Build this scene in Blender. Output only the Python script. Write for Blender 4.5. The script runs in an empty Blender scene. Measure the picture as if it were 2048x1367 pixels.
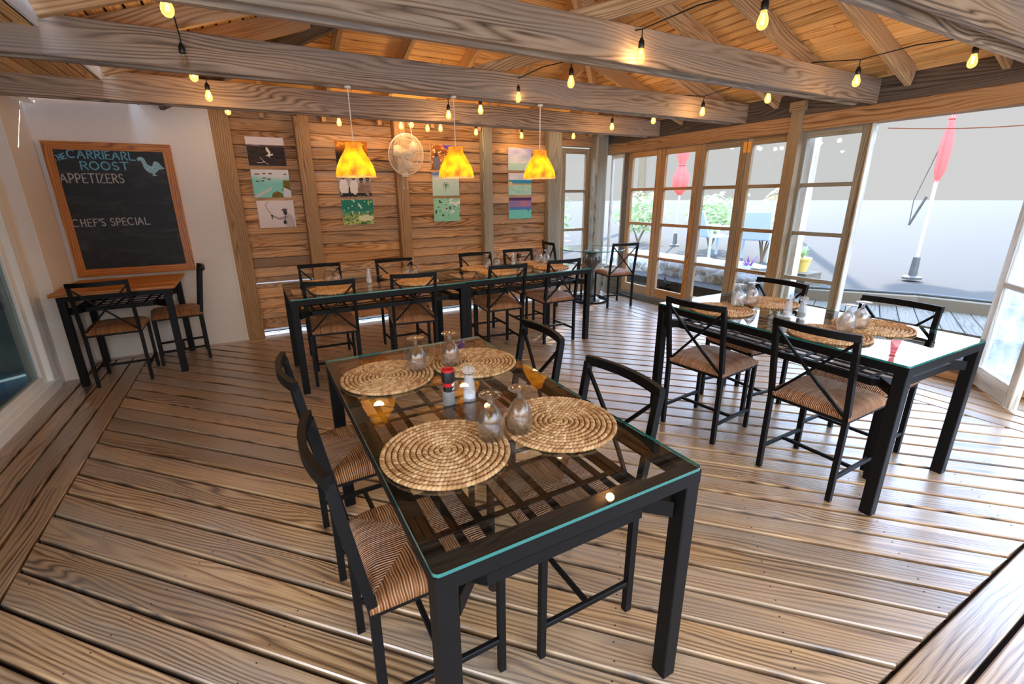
import bpy, math, random
from mathutils import Vector, Matrix
from math import sin, cos, pi, radians as R, sqrt
random.seed(7)
S = bpy.context.scene
COL = S.collection
# ------------------------------------------------------------------ camera
def make_camera():
    f, p, r, H, yaw, cx, cy = 911.1966, 0.29864, -0.01164, 1.4522, 0.49117, -21.22, -9.39
    F = Vector((sin(yaw)*cos(p), cos(yaw)*cos(p), -sin(p)))
    R0 = Vector((cos(yaw), -sin(yaw), 0)); U0 = R0.cross(F)
    Rv = R0*cos(r) + U0*sin(r); Uv = U0*cos(r) - R0*sin(r)
    cd = bpy.data.cameras.new('camera'); co = bpy.data.objects.new('camera', cd); COL.objects.link(co)
    cd.sensor_fit = 'HORIZONTAL'; cd.sensor_width = 36; cd.lens = f*36/2048
    cd.shift_x = -cx/2048; cd.shift_y = cy/2048; cd.clip_start = .02; cd.clip_end = 300
    M = Matrix((Rv, Uv, -F)).transposed().to_4x4(); M.translation = (0, 0, H); co.matrix_world = M
    S.camera = co
make_camera()
# ------------------------------------------------------------------ light
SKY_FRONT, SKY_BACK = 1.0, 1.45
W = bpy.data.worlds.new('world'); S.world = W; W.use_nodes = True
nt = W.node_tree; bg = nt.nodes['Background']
def wn(typ, **k):
    n = nt.nodes.new('ShaderNode'+typ)
    for a, b in k.items(): setattr(n, a, b)
    return n
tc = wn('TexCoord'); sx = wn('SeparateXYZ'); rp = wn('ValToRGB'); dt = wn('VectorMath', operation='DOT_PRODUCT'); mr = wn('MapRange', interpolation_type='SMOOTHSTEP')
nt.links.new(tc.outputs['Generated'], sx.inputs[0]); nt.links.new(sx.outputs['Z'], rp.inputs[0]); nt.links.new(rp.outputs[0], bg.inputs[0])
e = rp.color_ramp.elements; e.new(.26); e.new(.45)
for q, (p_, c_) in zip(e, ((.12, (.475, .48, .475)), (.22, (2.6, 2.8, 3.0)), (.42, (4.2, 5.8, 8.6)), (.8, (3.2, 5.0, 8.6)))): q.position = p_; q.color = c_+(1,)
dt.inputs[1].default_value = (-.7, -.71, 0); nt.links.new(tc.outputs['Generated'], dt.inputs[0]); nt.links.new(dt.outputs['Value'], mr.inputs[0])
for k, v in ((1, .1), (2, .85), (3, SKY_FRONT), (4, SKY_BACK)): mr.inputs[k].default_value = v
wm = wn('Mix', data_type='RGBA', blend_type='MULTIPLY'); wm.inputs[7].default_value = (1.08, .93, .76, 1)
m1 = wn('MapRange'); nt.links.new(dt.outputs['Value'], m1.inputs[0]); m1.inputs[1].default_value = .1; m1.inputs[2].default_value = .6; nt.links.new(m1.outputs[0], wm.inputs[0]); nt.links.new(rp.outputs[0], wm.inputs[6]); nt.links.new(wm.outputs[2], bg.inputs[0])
nt.links.new(mr.outputs[0], bg.inputs[1])   # sky brightened and warmed toward the open side as added fill for the room
sun = bpy.data.lights.new('sun', 'SUN'); sun.energy = 6; sun.angle = R(.6); sun.color = (1, .95, .85)
so = bpy.data.objects.new('sun', sun); COL.objects.link(so)
SUN = Vector((.814*cos(R(34)), .58*cos(R(34)), sin(R(34)))).normalized()
so.rotation_euler = SUN.to_track_quat('Z', 'Y').to_euler(); so.location = (12, 8, 9)
S.view_settings.view_transform = 'Standard'; S.view_settings.look = 'None'; S.view_settings.gamma = 1; S.view_settings.use_curve_mapping = False
S.view_settings.exposure = .45
S.cycles.use_denoising = True; S.cycles.max_bounces = 10; S.cycles.transparent_max_bounces = 24
S.cycles.transmission_bounces = 10; S.cycles.diffuse_bounces = 5; S.cycles.glossy_bounces = 4
S.cycles.caustics_reflective = False; S.cycles.caustics_refractive = False; S.cycles.sample_clamp_indirect = 6
# ------------------------------------------------------------------ materials
def srgb(*c):
    return tuple((x/12.92 if x <= .04045 else ((x+.055)/1.055)**2.4) for x in [k/255 for k in c]) + (1,)
class NT:
    def __init__(s, name):
        s.m = bpy.data.materials.new(name); s.m.use_nodes = True; s.t = s.m.node_tree; s.t.nodes.clear()
        s.out = s.t.nodes.new('ShaderNodeOutputMaterial')
    def n(s, typ, ins=None, **kw):
        nd = s.t.nodes.new('ShaderNode'+typ)
        for k, v in kw.items(): setattr(nd, k, v)
        for k, v in (ins or {}).items():
            if isinstance(v, bpy.types.NodeSocket): s.t.links.new(v, nd.inputs[k])
            else: nd.inputs[k].default_value = v
        return nd
    def math(s, op, a, b=0.0, c=0.0): return s.n('Math', {0: a, 1: b, 2: c}, operation=op).outputs[0]
    def ramp(s, fac, *stops):
        nd = s.n('ValToRGB', {0: fac}); e = nd.color_ramp.elements
        while len(e) < len(stops): e.new(.5)
        for q, (p, c) in zip(e, stops): q.position = p; q.color = c
        return nd.outputs[0]
    def mix(s, fac, a, b, mode='MIX'):
        nd = s.n('Mix', data_type='RGBA', blend_type=mode)
        for i, v in ((0, fac), (6, a), (7, b)):
            if isinstance(v, bpy.types.NodeSocket): s.t.links.new(v, nd.inputs[i])
            else: nd.inputs[i].default_value = v
        return nd.outputs[2]
    def pbsdf(s, **k):
        kk = {a.replace('_', ' '): b for a, b in k.items()}
        return s.n('BsdfPrincipled', kk)
    def end(s, sh): s.t.links.new(sh.outputs[0], s.out.inputs[0]); return s.m
def plain(name, col, rough=.5, metal=0.0, var=0.0, vscale=20, spec=.5, bump=0.0):
    t = NT(name)
    if len(col) == 3: col = col+(1,)
    c = col; kw = {}
    if var or bump:
        g = t.n('TexCoord').outputs['Object']; nz = t.n('TexNoise', {'Vector': g, 'Scale': vscale, 'Detail': 4.0}).outputs[0]
        if var: c = t.mix(nz, tuple(x*(1-var) for x in col[:3])+(1,), tuple(min(1, x*(1+var)) for x in col[:3])+(1,))
        if bump: kw['Normal'] = t.n('Bump', {'Height': nz, 'Strength': bump, 'Distance': .01}).outputs[0]
    return t.end(t.pbsdf(Base_Color=c, Roughness=rough, Metallic=metal, Specular_IOR_Level=spec, **kw))
def wood(name, dark, mid, light, freq=26, amp=2.6, rough=.5, bump=.35, vary=.45, grey=None, spec=.4, fine=.3, coat=0.0):
    t = NT(name)
    uv = t.n('UVMap', uv_map='UVMap').outputs[0]; rn = t.n('UVMap', uv_map='rnd').outputs[0]
    a = t.n('SeparateXYZ', {0: uv}); b = t.n('SeparateXYZ', {0: rn}); x, y = a.outputs[0], a.outputs[1]; r1, r2 = b.outputs[0], b.outputs[1]
    X = t.math('MULTIPLY_ADD', r1, 37.0, x); Y0 = t.math('MULTIPLY_ADD', r2, 19.0, y)
    Y = Y0
    def noise(sx, sy, det, z=None, dist=0.0):
        v = t.n('CombineXYZ', {0: t.math('MULTIPLY', X, sx), 1: t.math('MULTIPLY', Y, sy), 2: t.math('MULTIPLY', r1, 9.0)}).outputs[0]
        return t.n('TexNoise', {'Vector': v, 'Scale': 1.0, 'Detail': det, 'Distortion': dist}).outputs[0]
    warp = noise(.75, 5.5, 1.5, dist=.5); wob = noise(1.6, 22, 2); con = noise(.6, 10, 2); gr = noise(5, 190, 3); bl = noise(1.3, 4, 3)
    ph = t.math('ADD', t.math('ADD', t.math('MULTIPLY', Y, freq*3.6), t.math('MULTIPLY', warp, amp*11)), t.math('MULTIPLY', wob, 3.2))
    ring = t.math('PINGPONG', ph, 1.0); ring = t.math('POWER', ring, 1.7); ring = t.math('MULTIPLY', ring, t.ramp(con, (.30, (.25, .25, .25, 1)), (.62, (1.15, 1.15, 1.15, 1))))
    v = t.math('ADD', t.math('MULTIPLY', ring, .62-fine*.4), t.math('MULTIPLY', gr, fine)); v = t.math('ADD', v, t.math('MULTIPLY', bl, .28))
    c = t.ramp(v, (.22, light), (.5, mid), (.82, dark))
    if grey:
        gm = t.ramp(noise(.9, 5, 4), (.42, (0, 0, 0, 1)), (.68, (1, 1, 1, 1)))
        c = t.mix(gm, c, t.mix(.7, c, grey))
    br = t.math('MULTIPLY_ADD', r2, vary, 1-vary*.5)
    c = t.mix(1.0, c, t.n('CombineColor', {0: br, 1: br, 2: br}).outputs[0], 'MULTIPLY')
    bp = t.n('Bump', {'Height': t.math('ADD', t.math('MULTIPLY', ring, .6), gr), 'Strength': bump, 'Distance': .004, }); bp.invert = True
    ro = t.math('MULTIPLY_ADD', bl, .25, rough-.12)
    return t.end(t.pbsdf(Base_Color=c, Roughness=ro, Specular_IOR_Level=spec, Normal=bp.outputs[0], Coat_Weight=coat, Coat_Roughness=.28))
def glass_thin(name, tint=(.95, .98, .97, 1), ior=1.45, rough=0.0, dust=0.0, dustcol=(.85, .9, .95, 1)):
    t = NT(name)
    fr = t.math('MULTIPLY', t.n('Fresnel', {'IOR': ior}).outputs[0], t.math('SUBTRACT', 1.0, t.n('NewGeometry').outputs['Backfacing']))
    m = t.n('MixShader', {0: fr, 1: t.n('BsdfTransparent', {0: tint}).outputs[0], 2: t.n('BsdfGlossy', {0: (1, 1, 1, 1), 'Roughness': rough}).outputs[0]})
    if dust:
        g = t.n('TexCoord').outputs['Object']; nz = t.n('TexNoise', {'Vector': g, 'Scale': 6.0, 'Detail': 6.0}).outputs[0]
        d = t.math('MULTIPLY', t.math('POWER', nz, 1.5), dust)
        m = t.n('MixShader', {0: d, 1: m.outputs[0], 2: t.n('BsdfTranslucent', {0: dustcol}).outputs[0]})
    return t.end(m)
def emit(name, col, st): t = NT(name); return t.end(t.n('Emission', {0: col if len(col) == 4 else col+(1,), 1: st}))
M = {}
M['deck'] = wood('deck_wood', srgb(54, 34, 20), srgb(146, 108, 70), srgb(190, 154, 112), freq=30, amp=2.0, rough=.34, bump=.5, vary=.35, grey=srgb(142, 126, 110), spec=.8, coat=1.0)
M['beam'] = wood('weathered_beam_wood', srgb(74, 56, 40), srgb(150, 120, 92), srgb(190, 160, 130), freq=22, amp=2.0, rough=.6, bump=.4, vary=.25, grey=srgb(146, 130, 118))
M['siding'] = wood('siding_wood', srgb(84, 50, 28), srgb(178, 128, 82), srgb(216, 172, 124), freq=18, amp=2.6, rough=.6, bump=.6, vary=.7, grey=srgb(176, 152, 130))
M['post'] = wood('post_wood', srgb(118, 84, 52), srgb(164, 126, 86), srgb(190, 152, 110), freq=34, amp=1.6, rough=.6, bump=.3, vary=.25)
M['ceil'] = wood('ceiling_board_wood', srgb(176, 122, 66), srgb(220, 166, 100), srgb(238, 192, 130), freq=24, amp=1.5, rough=.55, bump=.2, vary=.3)
M['rafter'] = wood('rafter_wood', srgb(134, 98, 62), srgb(182, 144, 102), srgb(206, 172, 132), freq=22, amp=1.8, rough=.6, bump=.3, vary=.25)
M['frame'] = wood('window_frame_wood', srgb(104, 78, 50), srgb(150, 122, 86), srgb(180, 150, 112), freq=26, amp=1.6, rough=.6, bump=.4, vary=.25, grey=srgb(150, 140, 126))
M['frameorange'] = wood('varnished_frame_wood', srgb(120, 76, 34), srgb(178, 124, 66), srgb(204, 156, 98), freq=26, amp=1.6, rough=.5, bump=.3, vary=.2, grey=srgb(160, 144, 120))
M['header'] = wood('header_wood', srgb(112, 76, 46), srgb(160, 118, 78), srgb(188, 146, 104), freq=22, amp=1.8, rough=.6, bump=.3, vary=.2)
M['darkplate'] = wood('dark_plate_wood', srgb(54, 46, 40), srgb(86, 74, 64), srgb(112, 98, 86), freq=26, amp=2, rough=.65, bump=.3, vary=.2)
M['greypost'] = wood('grey_post_wood', srgb(110, 102, 88), srgb(150, 142, 124), srgb(176, 170, 152), freq=30, amp=1.8, rough=.65, bump=.4, vary=.2)
M['orange'] = wood('orange_stained_wood', srgb(110, 58, 16), srgb(176, 104, 34), srgb(206, 132, 52), freq=30, amp=1.6, rough=.4, bump=.15, vary=.2)
M['outdeck'] = wood('bleached_deck_wood', srgb(80, 72, 62), srgb(102, 94, 80), srgb(114, 105, 90), freq=16, amp=2, rough=.7, bump=.3, vary=.15)
M['whitewood'] = wood('peeling_white_wood', srgb(176, 172, 160), srgb(216, 214, 204), srgb(236, 234, 226), freq=14, amp=3, rough=.6, bump=.35, vary=.1, grey=srgb(150, 126, 96))
M['metal'] = plain('dark_metal', srgb(13, 11, 11), .5, .0, var=.25, vscale=60, spec=.18)
M['plaster'] = plain('white_plaster', srgb(226, 220, 214), .85, var=.04, vscale=90, bump=.25)
M['white'] = plain('white_paint', srgb(232, 234, 232), .35)
M['plasticwhite'] = plain('white_plastic', srgb(228, 218, 200), .4)
M['black'] = plain('black_plastic', srgb(20, 20, 20), .4)
M['red'] = plain('red_plastic', srgb(190, 20, 24), .4)
M['chrome'] = plain('chrome_metal', srgb(210, 205, 200), .2, 1)
M['brass'] = plain('brass_hinge_metal', srgb(196, 150, 80), .4, .6, var=.2)
M['cast'] = plain('cast_iron', srgb(92, 92, 88), .5, .3, var=.4, vscale=14, bump=.3)
M['subfloor'] = plain('dark_void', srgb(40, 25, 14), .9)
M['salt'] = plain('white_salt', srgb(240, 240, 240), .8)
M['pepper'] = plain('peppercorn', srgb(54, 44, 38), .8, var=.7, vscale=300)
M['tableglass'] = glass_thin('table_glass', (.95, .98, .97, 1), 1.8)
M['glassedge'] = plain('green_glass_edge', srgb(40, 112, 104), .1, 0, spec=.8)
M['window'] = glass_thin('window_glass', (.97, .98, .98, 1), 1.4)
M['dirtyglass'] = glass_thin('dusty_window_glass', (.93, .96, .98, 1), 1.45, .02, dust=.75)
M['slideglass'] = glass_thin('sliding_door_glass', (.80, .88, .88, 1), 1.6)
t = NT('clear_drinking_glass'); lw = t.n('LayerWeight', {0: .3}).outputs['Facing']
gw = t.n('MixShader', {0: t.math('POWER', lw, 5.0), 1: t.n('BsdfGlossy', {0: (1, 1, 1, 1), 'Roughness': .03}).outputs[0], 2: t.n('BsdfDiffuse', {0: (.8, .84, .86, 1)}).outputs[0]}).outputs[0]  # white diffuse rim painted in for bright edge reflections
M['goblet'] = t.end(t.n('MixShader', {0: .55, 1: t.pbsdf(Base_Color=(1, 1, 1, 1), Roughness=0.0, IOR=1.40, Transmission_Weight=1.0).outputs[0], 2: t.n('MixShader', {0: t.math('MULTIPLY_ADD', t.math('POWER', lw, 1.8), .7, .04), 1: t.n('BsdfTransparent', {0: (.985, .99, .99, 1)}).outputs[0], 2: gw}).outputs[0]}))
t = NT('clear_acrylic'); M['acrylic'] = t.end(t.n('MixShader', {0: .22, 1: t.n('BsdfTransparent', {0: (.97, .98, .99, 1)}).outputs[0], 2: t.pbsdf(Base_Color=(.86, .9, .94, 1), Roughness=.06, Specular_IOR_Level=.8).outputs[0]}))
# woven rush seat: strands run square to the nearest rail, meeting along the diagonals
def rush(name):
    t = NT(name); g = t.n('TexCoord').outputs['Object']; a = t.n('SeparateXYZ', {0: g}); x, y, z = a.outputs
    nz = t.n('TexNoise', {'Vector': g, 'Scale': 9.0, 'Detail': 2.0}).outputs[0]
    ax = t.math('DIVIDE', t.math('ABSOLUTE', x), .20); ay = t.math('DIVIDE', t.math('ABSOLUTE', y), .205)
    sel = t.math('GREATER_THAN', t.math('ADD', ax, .04), ay)
    s = t.math('ADD', t.math('MULTIPLY', sel, y), t.math('MULTIPLY', t.math('SUBTRACT', 1.0, sel), x))
    l = t.math('ADD', t.math('MULTIPLY', sel, x), t.math('MULTIPLY', t.math('SUBTRACT', 1.0, sel), y))
    s = t.math('ADD', s, t.math('MULTIPLY', nz, .02))
    w = t.math('PINGPONG', t.math('MULTIPLY', s, 260.0), 1.0)
    v = t.n('CombineXYZ', {0: t.math('MULTIPLY', s, 170.0), 1: t.math('MULTIPLY', l, 10.0), 2: z}).outputs[0]
    st = t.n('TexNoise', {'Vector': v, 'Scale': 1.0, 'Detail': 3.0}).outputs[0]
    f = t.math('ADD', t.math('MULTIPLY', w, .3), t.math('MULTIPLY', st, .8))
    c = t.ramp(f, (.22, srgb(84, 42, 16)), (.5, srgb(162, 98, 52)), (.8, srgb(222, 176, 132)))
    bp = t.n('Bump', {'Height': t.math('ADD', w, t.math('MULTIPLY', st, .7)), 'Strength': 1.0, 'Distance': .006}).outputs[0]
    return t.end(t.pbsdf(Base_Color=c, Roughness=.38, Specular_IOR_Level=.5, Normal=bp))
M['rush'] = rush('woven_rush')
t = NT('water_hyacinth'); rn = t.n('SeparateXYZ', {0: t.n('UVMap', uv_map='rnd').outputs[0]})
nz = t.n('TexNoise', {'Vector': t.n('TexCoord').outputs['Object'], 'Scale': 7.0}).outputs[0]
f = t.math('ADD', t.math('MULTIPLY', rn.outputs[0], .6), t.math('MULTIPLY', nz, .4))
M['mat'] = t.end(t.pbsdf(Base_Color=t.ramp(f, (.15, srgb(150, 104, 58)), (.5, srgb(190, 146, 96)), (.85, srgb(214, 178, 130))), Roughness=.55))
t = NT('vertex_colour_print'); vc = t.n('VertexColor', layer_name='Col').outputs[0]
M['print'] = t.end(t.pbsdf(Base_Color=vc, Roughness=.5, Specular_IOR_Level=.2))
t = NT('chalkboard_slate'); g = t.n('TexCoord').outputs['Object']
mp = t.n('Mapping', {'Vector': g, 'Scale': (3, 3, 9)}).outputs[0]; n1 = t.n('TexNoise', {'Vector': mp, 'Scale': 1.2, 'Detail': 5.0, 'Distortion': 1.0}).outputs[0]
n2 = t.n('TexNoise', {'Vector': g, 'Scale': 260.0}).outputs[0]
M['slate'] = t.end(t.pbsdf(Base_Color=t.mix(t.math('MULTIPLY', t.ramp(n1, (.5, (0, 0, 0, 1)), (.8, (1, 1, 1, 1))), t.math('MULTIPLY', n2, .5)), srgb(17, 17, 18), srgb(110, 110, 110)), Roughness=.6))
def chalk(name, col):
    t = NT(name); n2 = t.n('TexNoise', {'Vector': t.n('TexCoord').outputs['Object'], 'Scale': 160.0, 'Detail': 2.0}).outputs[0]
    return t.end(t.pbsdf(Base_Color=t.mix(t.ramp(n2, (.35, (0, 0, 0, 1)), (.6, (1, 1, 1, 1))), tuple(q*.45 for q in col[:3])+(1,), col), Roughness=.9))
M['chalkblue'] = chalk('blue_chalk', srgb(120, 190, 218)); M['chalkwhite'] = chalk('white_chalk', srgb(196, 194, 194)); M['chalkpale'] = chalk('pale_blue_chalk', srgb(168, 208, 216))
t = NT('gilded_lamp_shade'); g = t.n('TexCoord').outputs['Object']; nz = t.n('TexNoise', {'Vector': g, 'Scale': 14.0, 'Detail': 4.0}).outputs[0]
cc = t.ramp(nz, (.30, srgb(150, 90, 4)), (.48, srgb(240, 166, 6)), (.66, srgb(255, 206, 20)))
M['shade'] = t.end(t.n('MixShader', {0: .42, 1: t.pbsdf(Base_Color=t.mix(.25, cc, srgb(190, 170, 140)), Roughness=.5).outputs[0], 2: t.n('BsdfTranslucent', {0: cc}).outputs[0]}))
M['filament'] = emit('lit_filament', (1, .55, .12), 45)
t = NT('lit_bulb_glass'); lw = t.n('LayerWeight', {0: .35}).outputs['Facing']
M['litbulb'] = t.end(t.n('MixShader', {0: t.math('MULTIPLY_ADD', lw, .3, .3), 1: t.n('BsdfTransparent', {0: (1, .9, .7, 1)}).outputs[0], 2: t.n('Emission', {0: (1, .56, .16, 1), 1: 2.2}).outputs[0]}))
M['clearbulb'] = glass_thin('clear_bulb_glass', (.95, .93, .88, 1), 1.6)
M['innerbulb'] = emit('warm_lamp_bulb', (1, .8, .5), 4)
# ------------------------------------------------------------------ mesh builder
class G:
    def __init__(s): s.v = []; s.f = []; s.uv = []; s.rn = []; s.mi = []; s.sm = []; s.col = []
    def face(s, idx, uv=None, rn=(0, 0), mi=0, smooth=False, col=None):
        s.f.append(idx); s.uv.append(uv or [(0, 0)]*len(idx)); s.rn.append(rn); s.mi.append(mi); s.sm.append(smooth); s.col.append(col)
    def beam(s, p0, p1, w, h, up=(0, 0, 1), ch=.003, mi=0, rn=None, top=None):
        """chamfered bar p0 -> p1; w across, h along up; top=(w,h) tapers the far end"""
        p0, p1 = Vector(p0), Vector(p1); d = (p1-p0); L = d.length; d.normalize(); up = Vector(up)
        if abs(d.dot(up)) > .99: up = Vector((0, 1, 0))
        sd = d.cross(up).normalized(); up = sd.cross(d)
        rn = rn or (random.random(), random.random()); b = len(s.v); per = [0]
        for P, (ww, hh), l in ((p0, (w, h), 0), (p1, top or (w, h), L)):
            x, y = ww/2, hh/2; c = min(ch, x*.6, y*.6)
            for (a, e) in ((-x+c, -y), (x-c, -y), (x, -y+c), (x, y-c), (x-c, y), (-x+c, y), (-x, y-c), (-x, -y+c)): s.v.append(P+sd*a+up*e)
        acc = 0; seg = [w, 0, h, 0, w, 0, h, 0]
        for i in range(8):
            j = (i+1) % 8; a0 = acc; acc += max(seg[i], .002)
            s.face([b+i, b+j, b+8+j, b+8+i], [(0, a0), (0, acc), (L, acc), (L, a0)], rn, mi)
        s.face([b+i for i in range(7, -1, -1)], [(.01*i, .3*i/8) for i in range(8)], rn, mi); s.face([b+8+i for i in range(8)], [(.01*i, .3*i/8) for i in range(8)], rn, mi)
        return s
    def box(s, x0, x1, y0, y1, z0, z1, ch=.003, mi=0, rn=None):
        d = (x1-x0, y1-y0, z1-z0); k = d.index(max(d)); c = ((x0+x1)/2, (y0+y1)/2, (z0+z1)/2)
        if k == 0: return s.beam((x0, c[1], c[2]), (x1, c[1], c[2]), d[1], d[2], ch=ch, mi=mi, rn=rn)
        if k == 1: return s.beam((c[0], y0, c[2]), (c[0], y1, c[2]), d[0], d[2], ch=ch, mi=mi, rn=rn)
        return s.beam((c[0], c[1], z0), (c[0], c[1], z1), d[0], d[1], up=(0, 1, 0), ch=ch, mi=mi, rn=rn)
    def tube(s, pts, r, n=8, closed=False, mi=0, cap=True, smooth=True):
        pts = [Vector(p) for p in pts]; N = len(pts); b = len(s.v); rs = r if isinstance(r, (list, tuple)) else [r]*N
        ref = None; rn = (random.random(), random.random())
        for i, p in enumerate(pts):
            d = (pts[(i+1) % N]-pts[i-1]) if closed else (pts[min(i+1, N-1)]-pts[max(i-1, 0)])
            d.normalize()
            if ref is None: ref = Vector((0, 0, 1)) if abs(d.z) < .9 else Vector((1, 0, 0))
            a = d.cross(ref).normalized(); ref = a.cross(d)
            for k in range(n): s.v.append(p+(a*cos(2*pi*k/n)+ref*sin(2*pi*k/n))*rs[i])
        for i in range(N if closed else N-1):
            for k in range(n):
                i2 = (i+1) % N; k2 = (k+1) % n
                s.face([b+i*n+k, b+i*n+k2, b+i2*n+k2, b+i2*n+k], [(i*.05, k*.01), (i*.05, k*.01+.01), (i*.05+.05, k*.01+.01), (i*.05+.05, k*.01)], rn, mi, smooth)
        if cap and not closed:
            s.face([b+k for k in range(n-1, -1, -1)], None, rn, mi); s.face([b+(N-1)*n+k for k in range(n)], None, rn, mi)
        return s
    def lathe(s, prof, n=24, c=(0, 0, 0), mi=0, closed=False, T=None):
        b = len(s.v); rn = (random.random(), random.random())
        for (r, z) in prof:
            for k in range(n):
                p = Vector((max(r, 1e-4)*cos(2*pi*k/n), max(r, 1e-4)*sin(2*pi*k/n), z))
                s.v.append((T @ p if T else p)+Vector(c))
        N = len(prof)
        for i in range(N if closed else N-1):
            for k in range(n):
                i2 = (i+1) % N; k2 = (k+1) % n
                s.face([b+i*n+k, b+i*n+k2, b+i2*n+k2, b+i2*n+k], [(k/n, i*.02), (k/n+.04, i*.02), (k/n+.04, i*.02+.02), (k/n, i*.02+.02)], rn, mi, True)
        return s
    def blob(s, c, r, n=8, m=6, mi=0, rn=None, rot=None, jit=0):
        b = len(s.v); c = Vector(c); rn = rn or (random.random(), random.random())
        for i in range(m+1):
            for k in range(n):
                a = pi*i/m; p = Vector((r[0]*sin(a)*cos(2*pi*k/n), r[1]*sin(a)*sin(2*pi*k/n), r[2]*cos(a)))
                if jit: p *= 1+random.uniform(-jit, jit)
                s.v.append((rot @ p if rot else p)+c)
        for i in range(m):
            for k in range(n): s.face([b+i*n+k, b+(i+1)*n+k, b+(i+1)*n+(k+1) % n, b+i*n+(k+1) % n], None, rn, mi, True)
        return s
    def prism(s, poly, T, th, mi=0, rn=None, inset=None, mi_side=None):
        """poly: 2D points (ccw); T maps (x,y,z)->3D; top at z=0 (or inset polygon), bottom at z=-th"""
        rn = rn or (random.random(), random.random()); b = len(s.v); n = len(poly); top = inset or poly
        for (x, y) in top: s.v.append(T((x, y, 0)))
        e = .004 if inset else 0
        for (x, y) in poly: s.v.append(T((x, y, -e)))
        for (x, y) in poly: s.v.append(T((x, y, -th)))
        s.face([b+i for i in range(n)], [(x, y) for x, y in top], rn, mi)
        for lev in ((0, 1), (1, 2)):
            if lev == (0, 1) and not inset: continue
            for i in range(n):
                j = (i+1) % n
                s.face([b+lev[0]*n+i, b+lev[1]*n+i, b+lev[1]*n+j, b+lev[0]*n+j], [poly[i], poly[i], poly[j], poly[j]], rn, mi if mi_side is None else mi_side)
        s.face([b+2*n+i for i in range(n-1, -1, -1)], [poly[i] for i in range(n-1, -1, -1)], rn, mi)
        return s
    def sweep(s, pts, w, h, closed=False, mi=0, up=(0, 0, 1)):
        """rectangular bar along a polyline, mitred; w across, h along up"""
        pts = [Vector(p) for p in pts]; N = len(pts); b = len(s.v); rn = (random.random(), random.random()); up = Vector(up)
        for i, p in enumerate(pts):
            if closed: d0, d1 = (p-pts[i-1]).normalized(), (pts[(i+1) % N]-p).normalized()
            else: d0 = (p-pts[max(i-1, 0)]).normalized() if i else (pts[1]-p).normalized(); d1 = (pts[i+1]-p).normalized() if i < N-1 else d0
            d = (d0+d1).normalized(); sd = d.cross(up).normalized(); k = 1/max(.5, d.dot(d1)); u2 = sd.cross(d)
            for (x, y) in ((-w/2, -h/2), (w/2, -h/2), (w/2, h/2), (-w/2, h/2)): s.v.append(p+sd*x*k+u2*y)
        l = 0
        for i in range(N if closed else N-1):
            i2 = (i+1) % N; L = (pts[i2]-pts[i]).length
            for k in range(4):
                k2 = (k+1) % 4; s.face([b+i*4+k, b+i*4+k2, b+i2*4+k2, b+i2*4+k], [(l, k*.03), (l, k*.03+.03), (l+L, k*.03+.03), (l+L, k*.03)], rn, mi)
            l += L
        if not closed: s.face([b+3, b+2, b+1, b], None, rn, mi); s.face([b+(N-1)*4+k for k in range(4)], None, rn, mi)
        return s
    def build(s, name, mats, parent=None, sharp=35):
        me = bpy.data.meshes.new(name); me.from_pydata([tuple(v) for v in s.v], [], s.f)
        u = me.uv_layers.new(name='UVMap'); q = me.uv_layers.new(name='rnd'); k = 0
        ud = []; qd = []
        for uv, rn in zip(s.uv, s.rn):
            for c in uv: ud += [c[0], c[1]]; qd += [rn[0], rn[1]]
        u.data.foreach_set('uv', ud); q.data.foreach_set('uv', qd)
        if any(c is not None for c in s.col):
            ca = me.color_attributes.new('Col', 'FLOAT_COLOR', 'CORNER'); cd = []
            for f, c in zip(s.f, s.col):
                for i in range(len(f)): cd += list(c[i] if isinstance(c[0], (tuple, list)) else c) if c else [1, 1, 1, 1]
            ca.data.foreach_set('color', cd)
        me.polygons.foreach_set('material_index', s.mi); me.polygons.foreach_set('use_smooth', s.sm)
        if any(s.sm): me.set_sharp_from_angle(angle=R(sharp))
        for m in (mats if isinstance(mats, (list, tuple)) else [mats]): me.materials.append(M[m] if isinstance(m, str) else m)
        me.update(); o = bpy.data.objects.new(name, me); COL.objects.link(o)
        if parent: o.parent = parent
        return o
def tag(o, label=None, cat=None, group=None, kind=None):
    for k, v in (('label', label), ('category', cat), ('group', group), ('kind', kind)):
        if v: o[k] = v
    return o
def thing(name, label, cat, loc=(0, 0, 0), rz=0, group=None, kind=None):
    o = bpy.data.objects.new(name, None); o.empty_display_size = .05; COL.objects.link(o); o.location = loc; o.rotation_euler = (0, 0, rz)
    return tag(o, label, cat, group, kind)
def dup(o, parent=None):
    c = o.copy(); COL.objects.link(c)
    if parent: c.parent = parent
    for ch in list(o.children): dup(ch, c)
    return c
def place(proto, used, loc, rz, label, group=None):
    o = proto if not used else dup(proto)
    used.append(1); o.location = loc; o.rotation_euler = (0, 0, rz); o['label'] = label
    if group: o['group'] = group
    return o
def clip(poly, hp):
    """clip polygon by half plane a*x+b*y<=c"""
    a, b, c = hp; out = []
    for i in range(len(poly)):
        p, q = poly[i-1], poly[i]; dp, dq = a*p[0]+b*p[1]-c, a*q[0]+b*q[1]-c
        if (dp <= 0) != (dq <= 0): t = dp/(dp-dq); out.append((p[0]+t*(q[0]-p[0]), p[1]+t*(q[1]-p[1])))
        if dq <= 0: out.append(q)
    return out
def halfplanes(poly):
    hp = []
    for i in range(len(poly)):
        p, q = poly[i], poly[(i+1) % len(poly)]; n = (q[1]-p[1], -(q[0]-p[0])); hp.append((n[0], n[1], n[0]*p[0]+n[1]*p[1]))
    return hp
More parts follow.
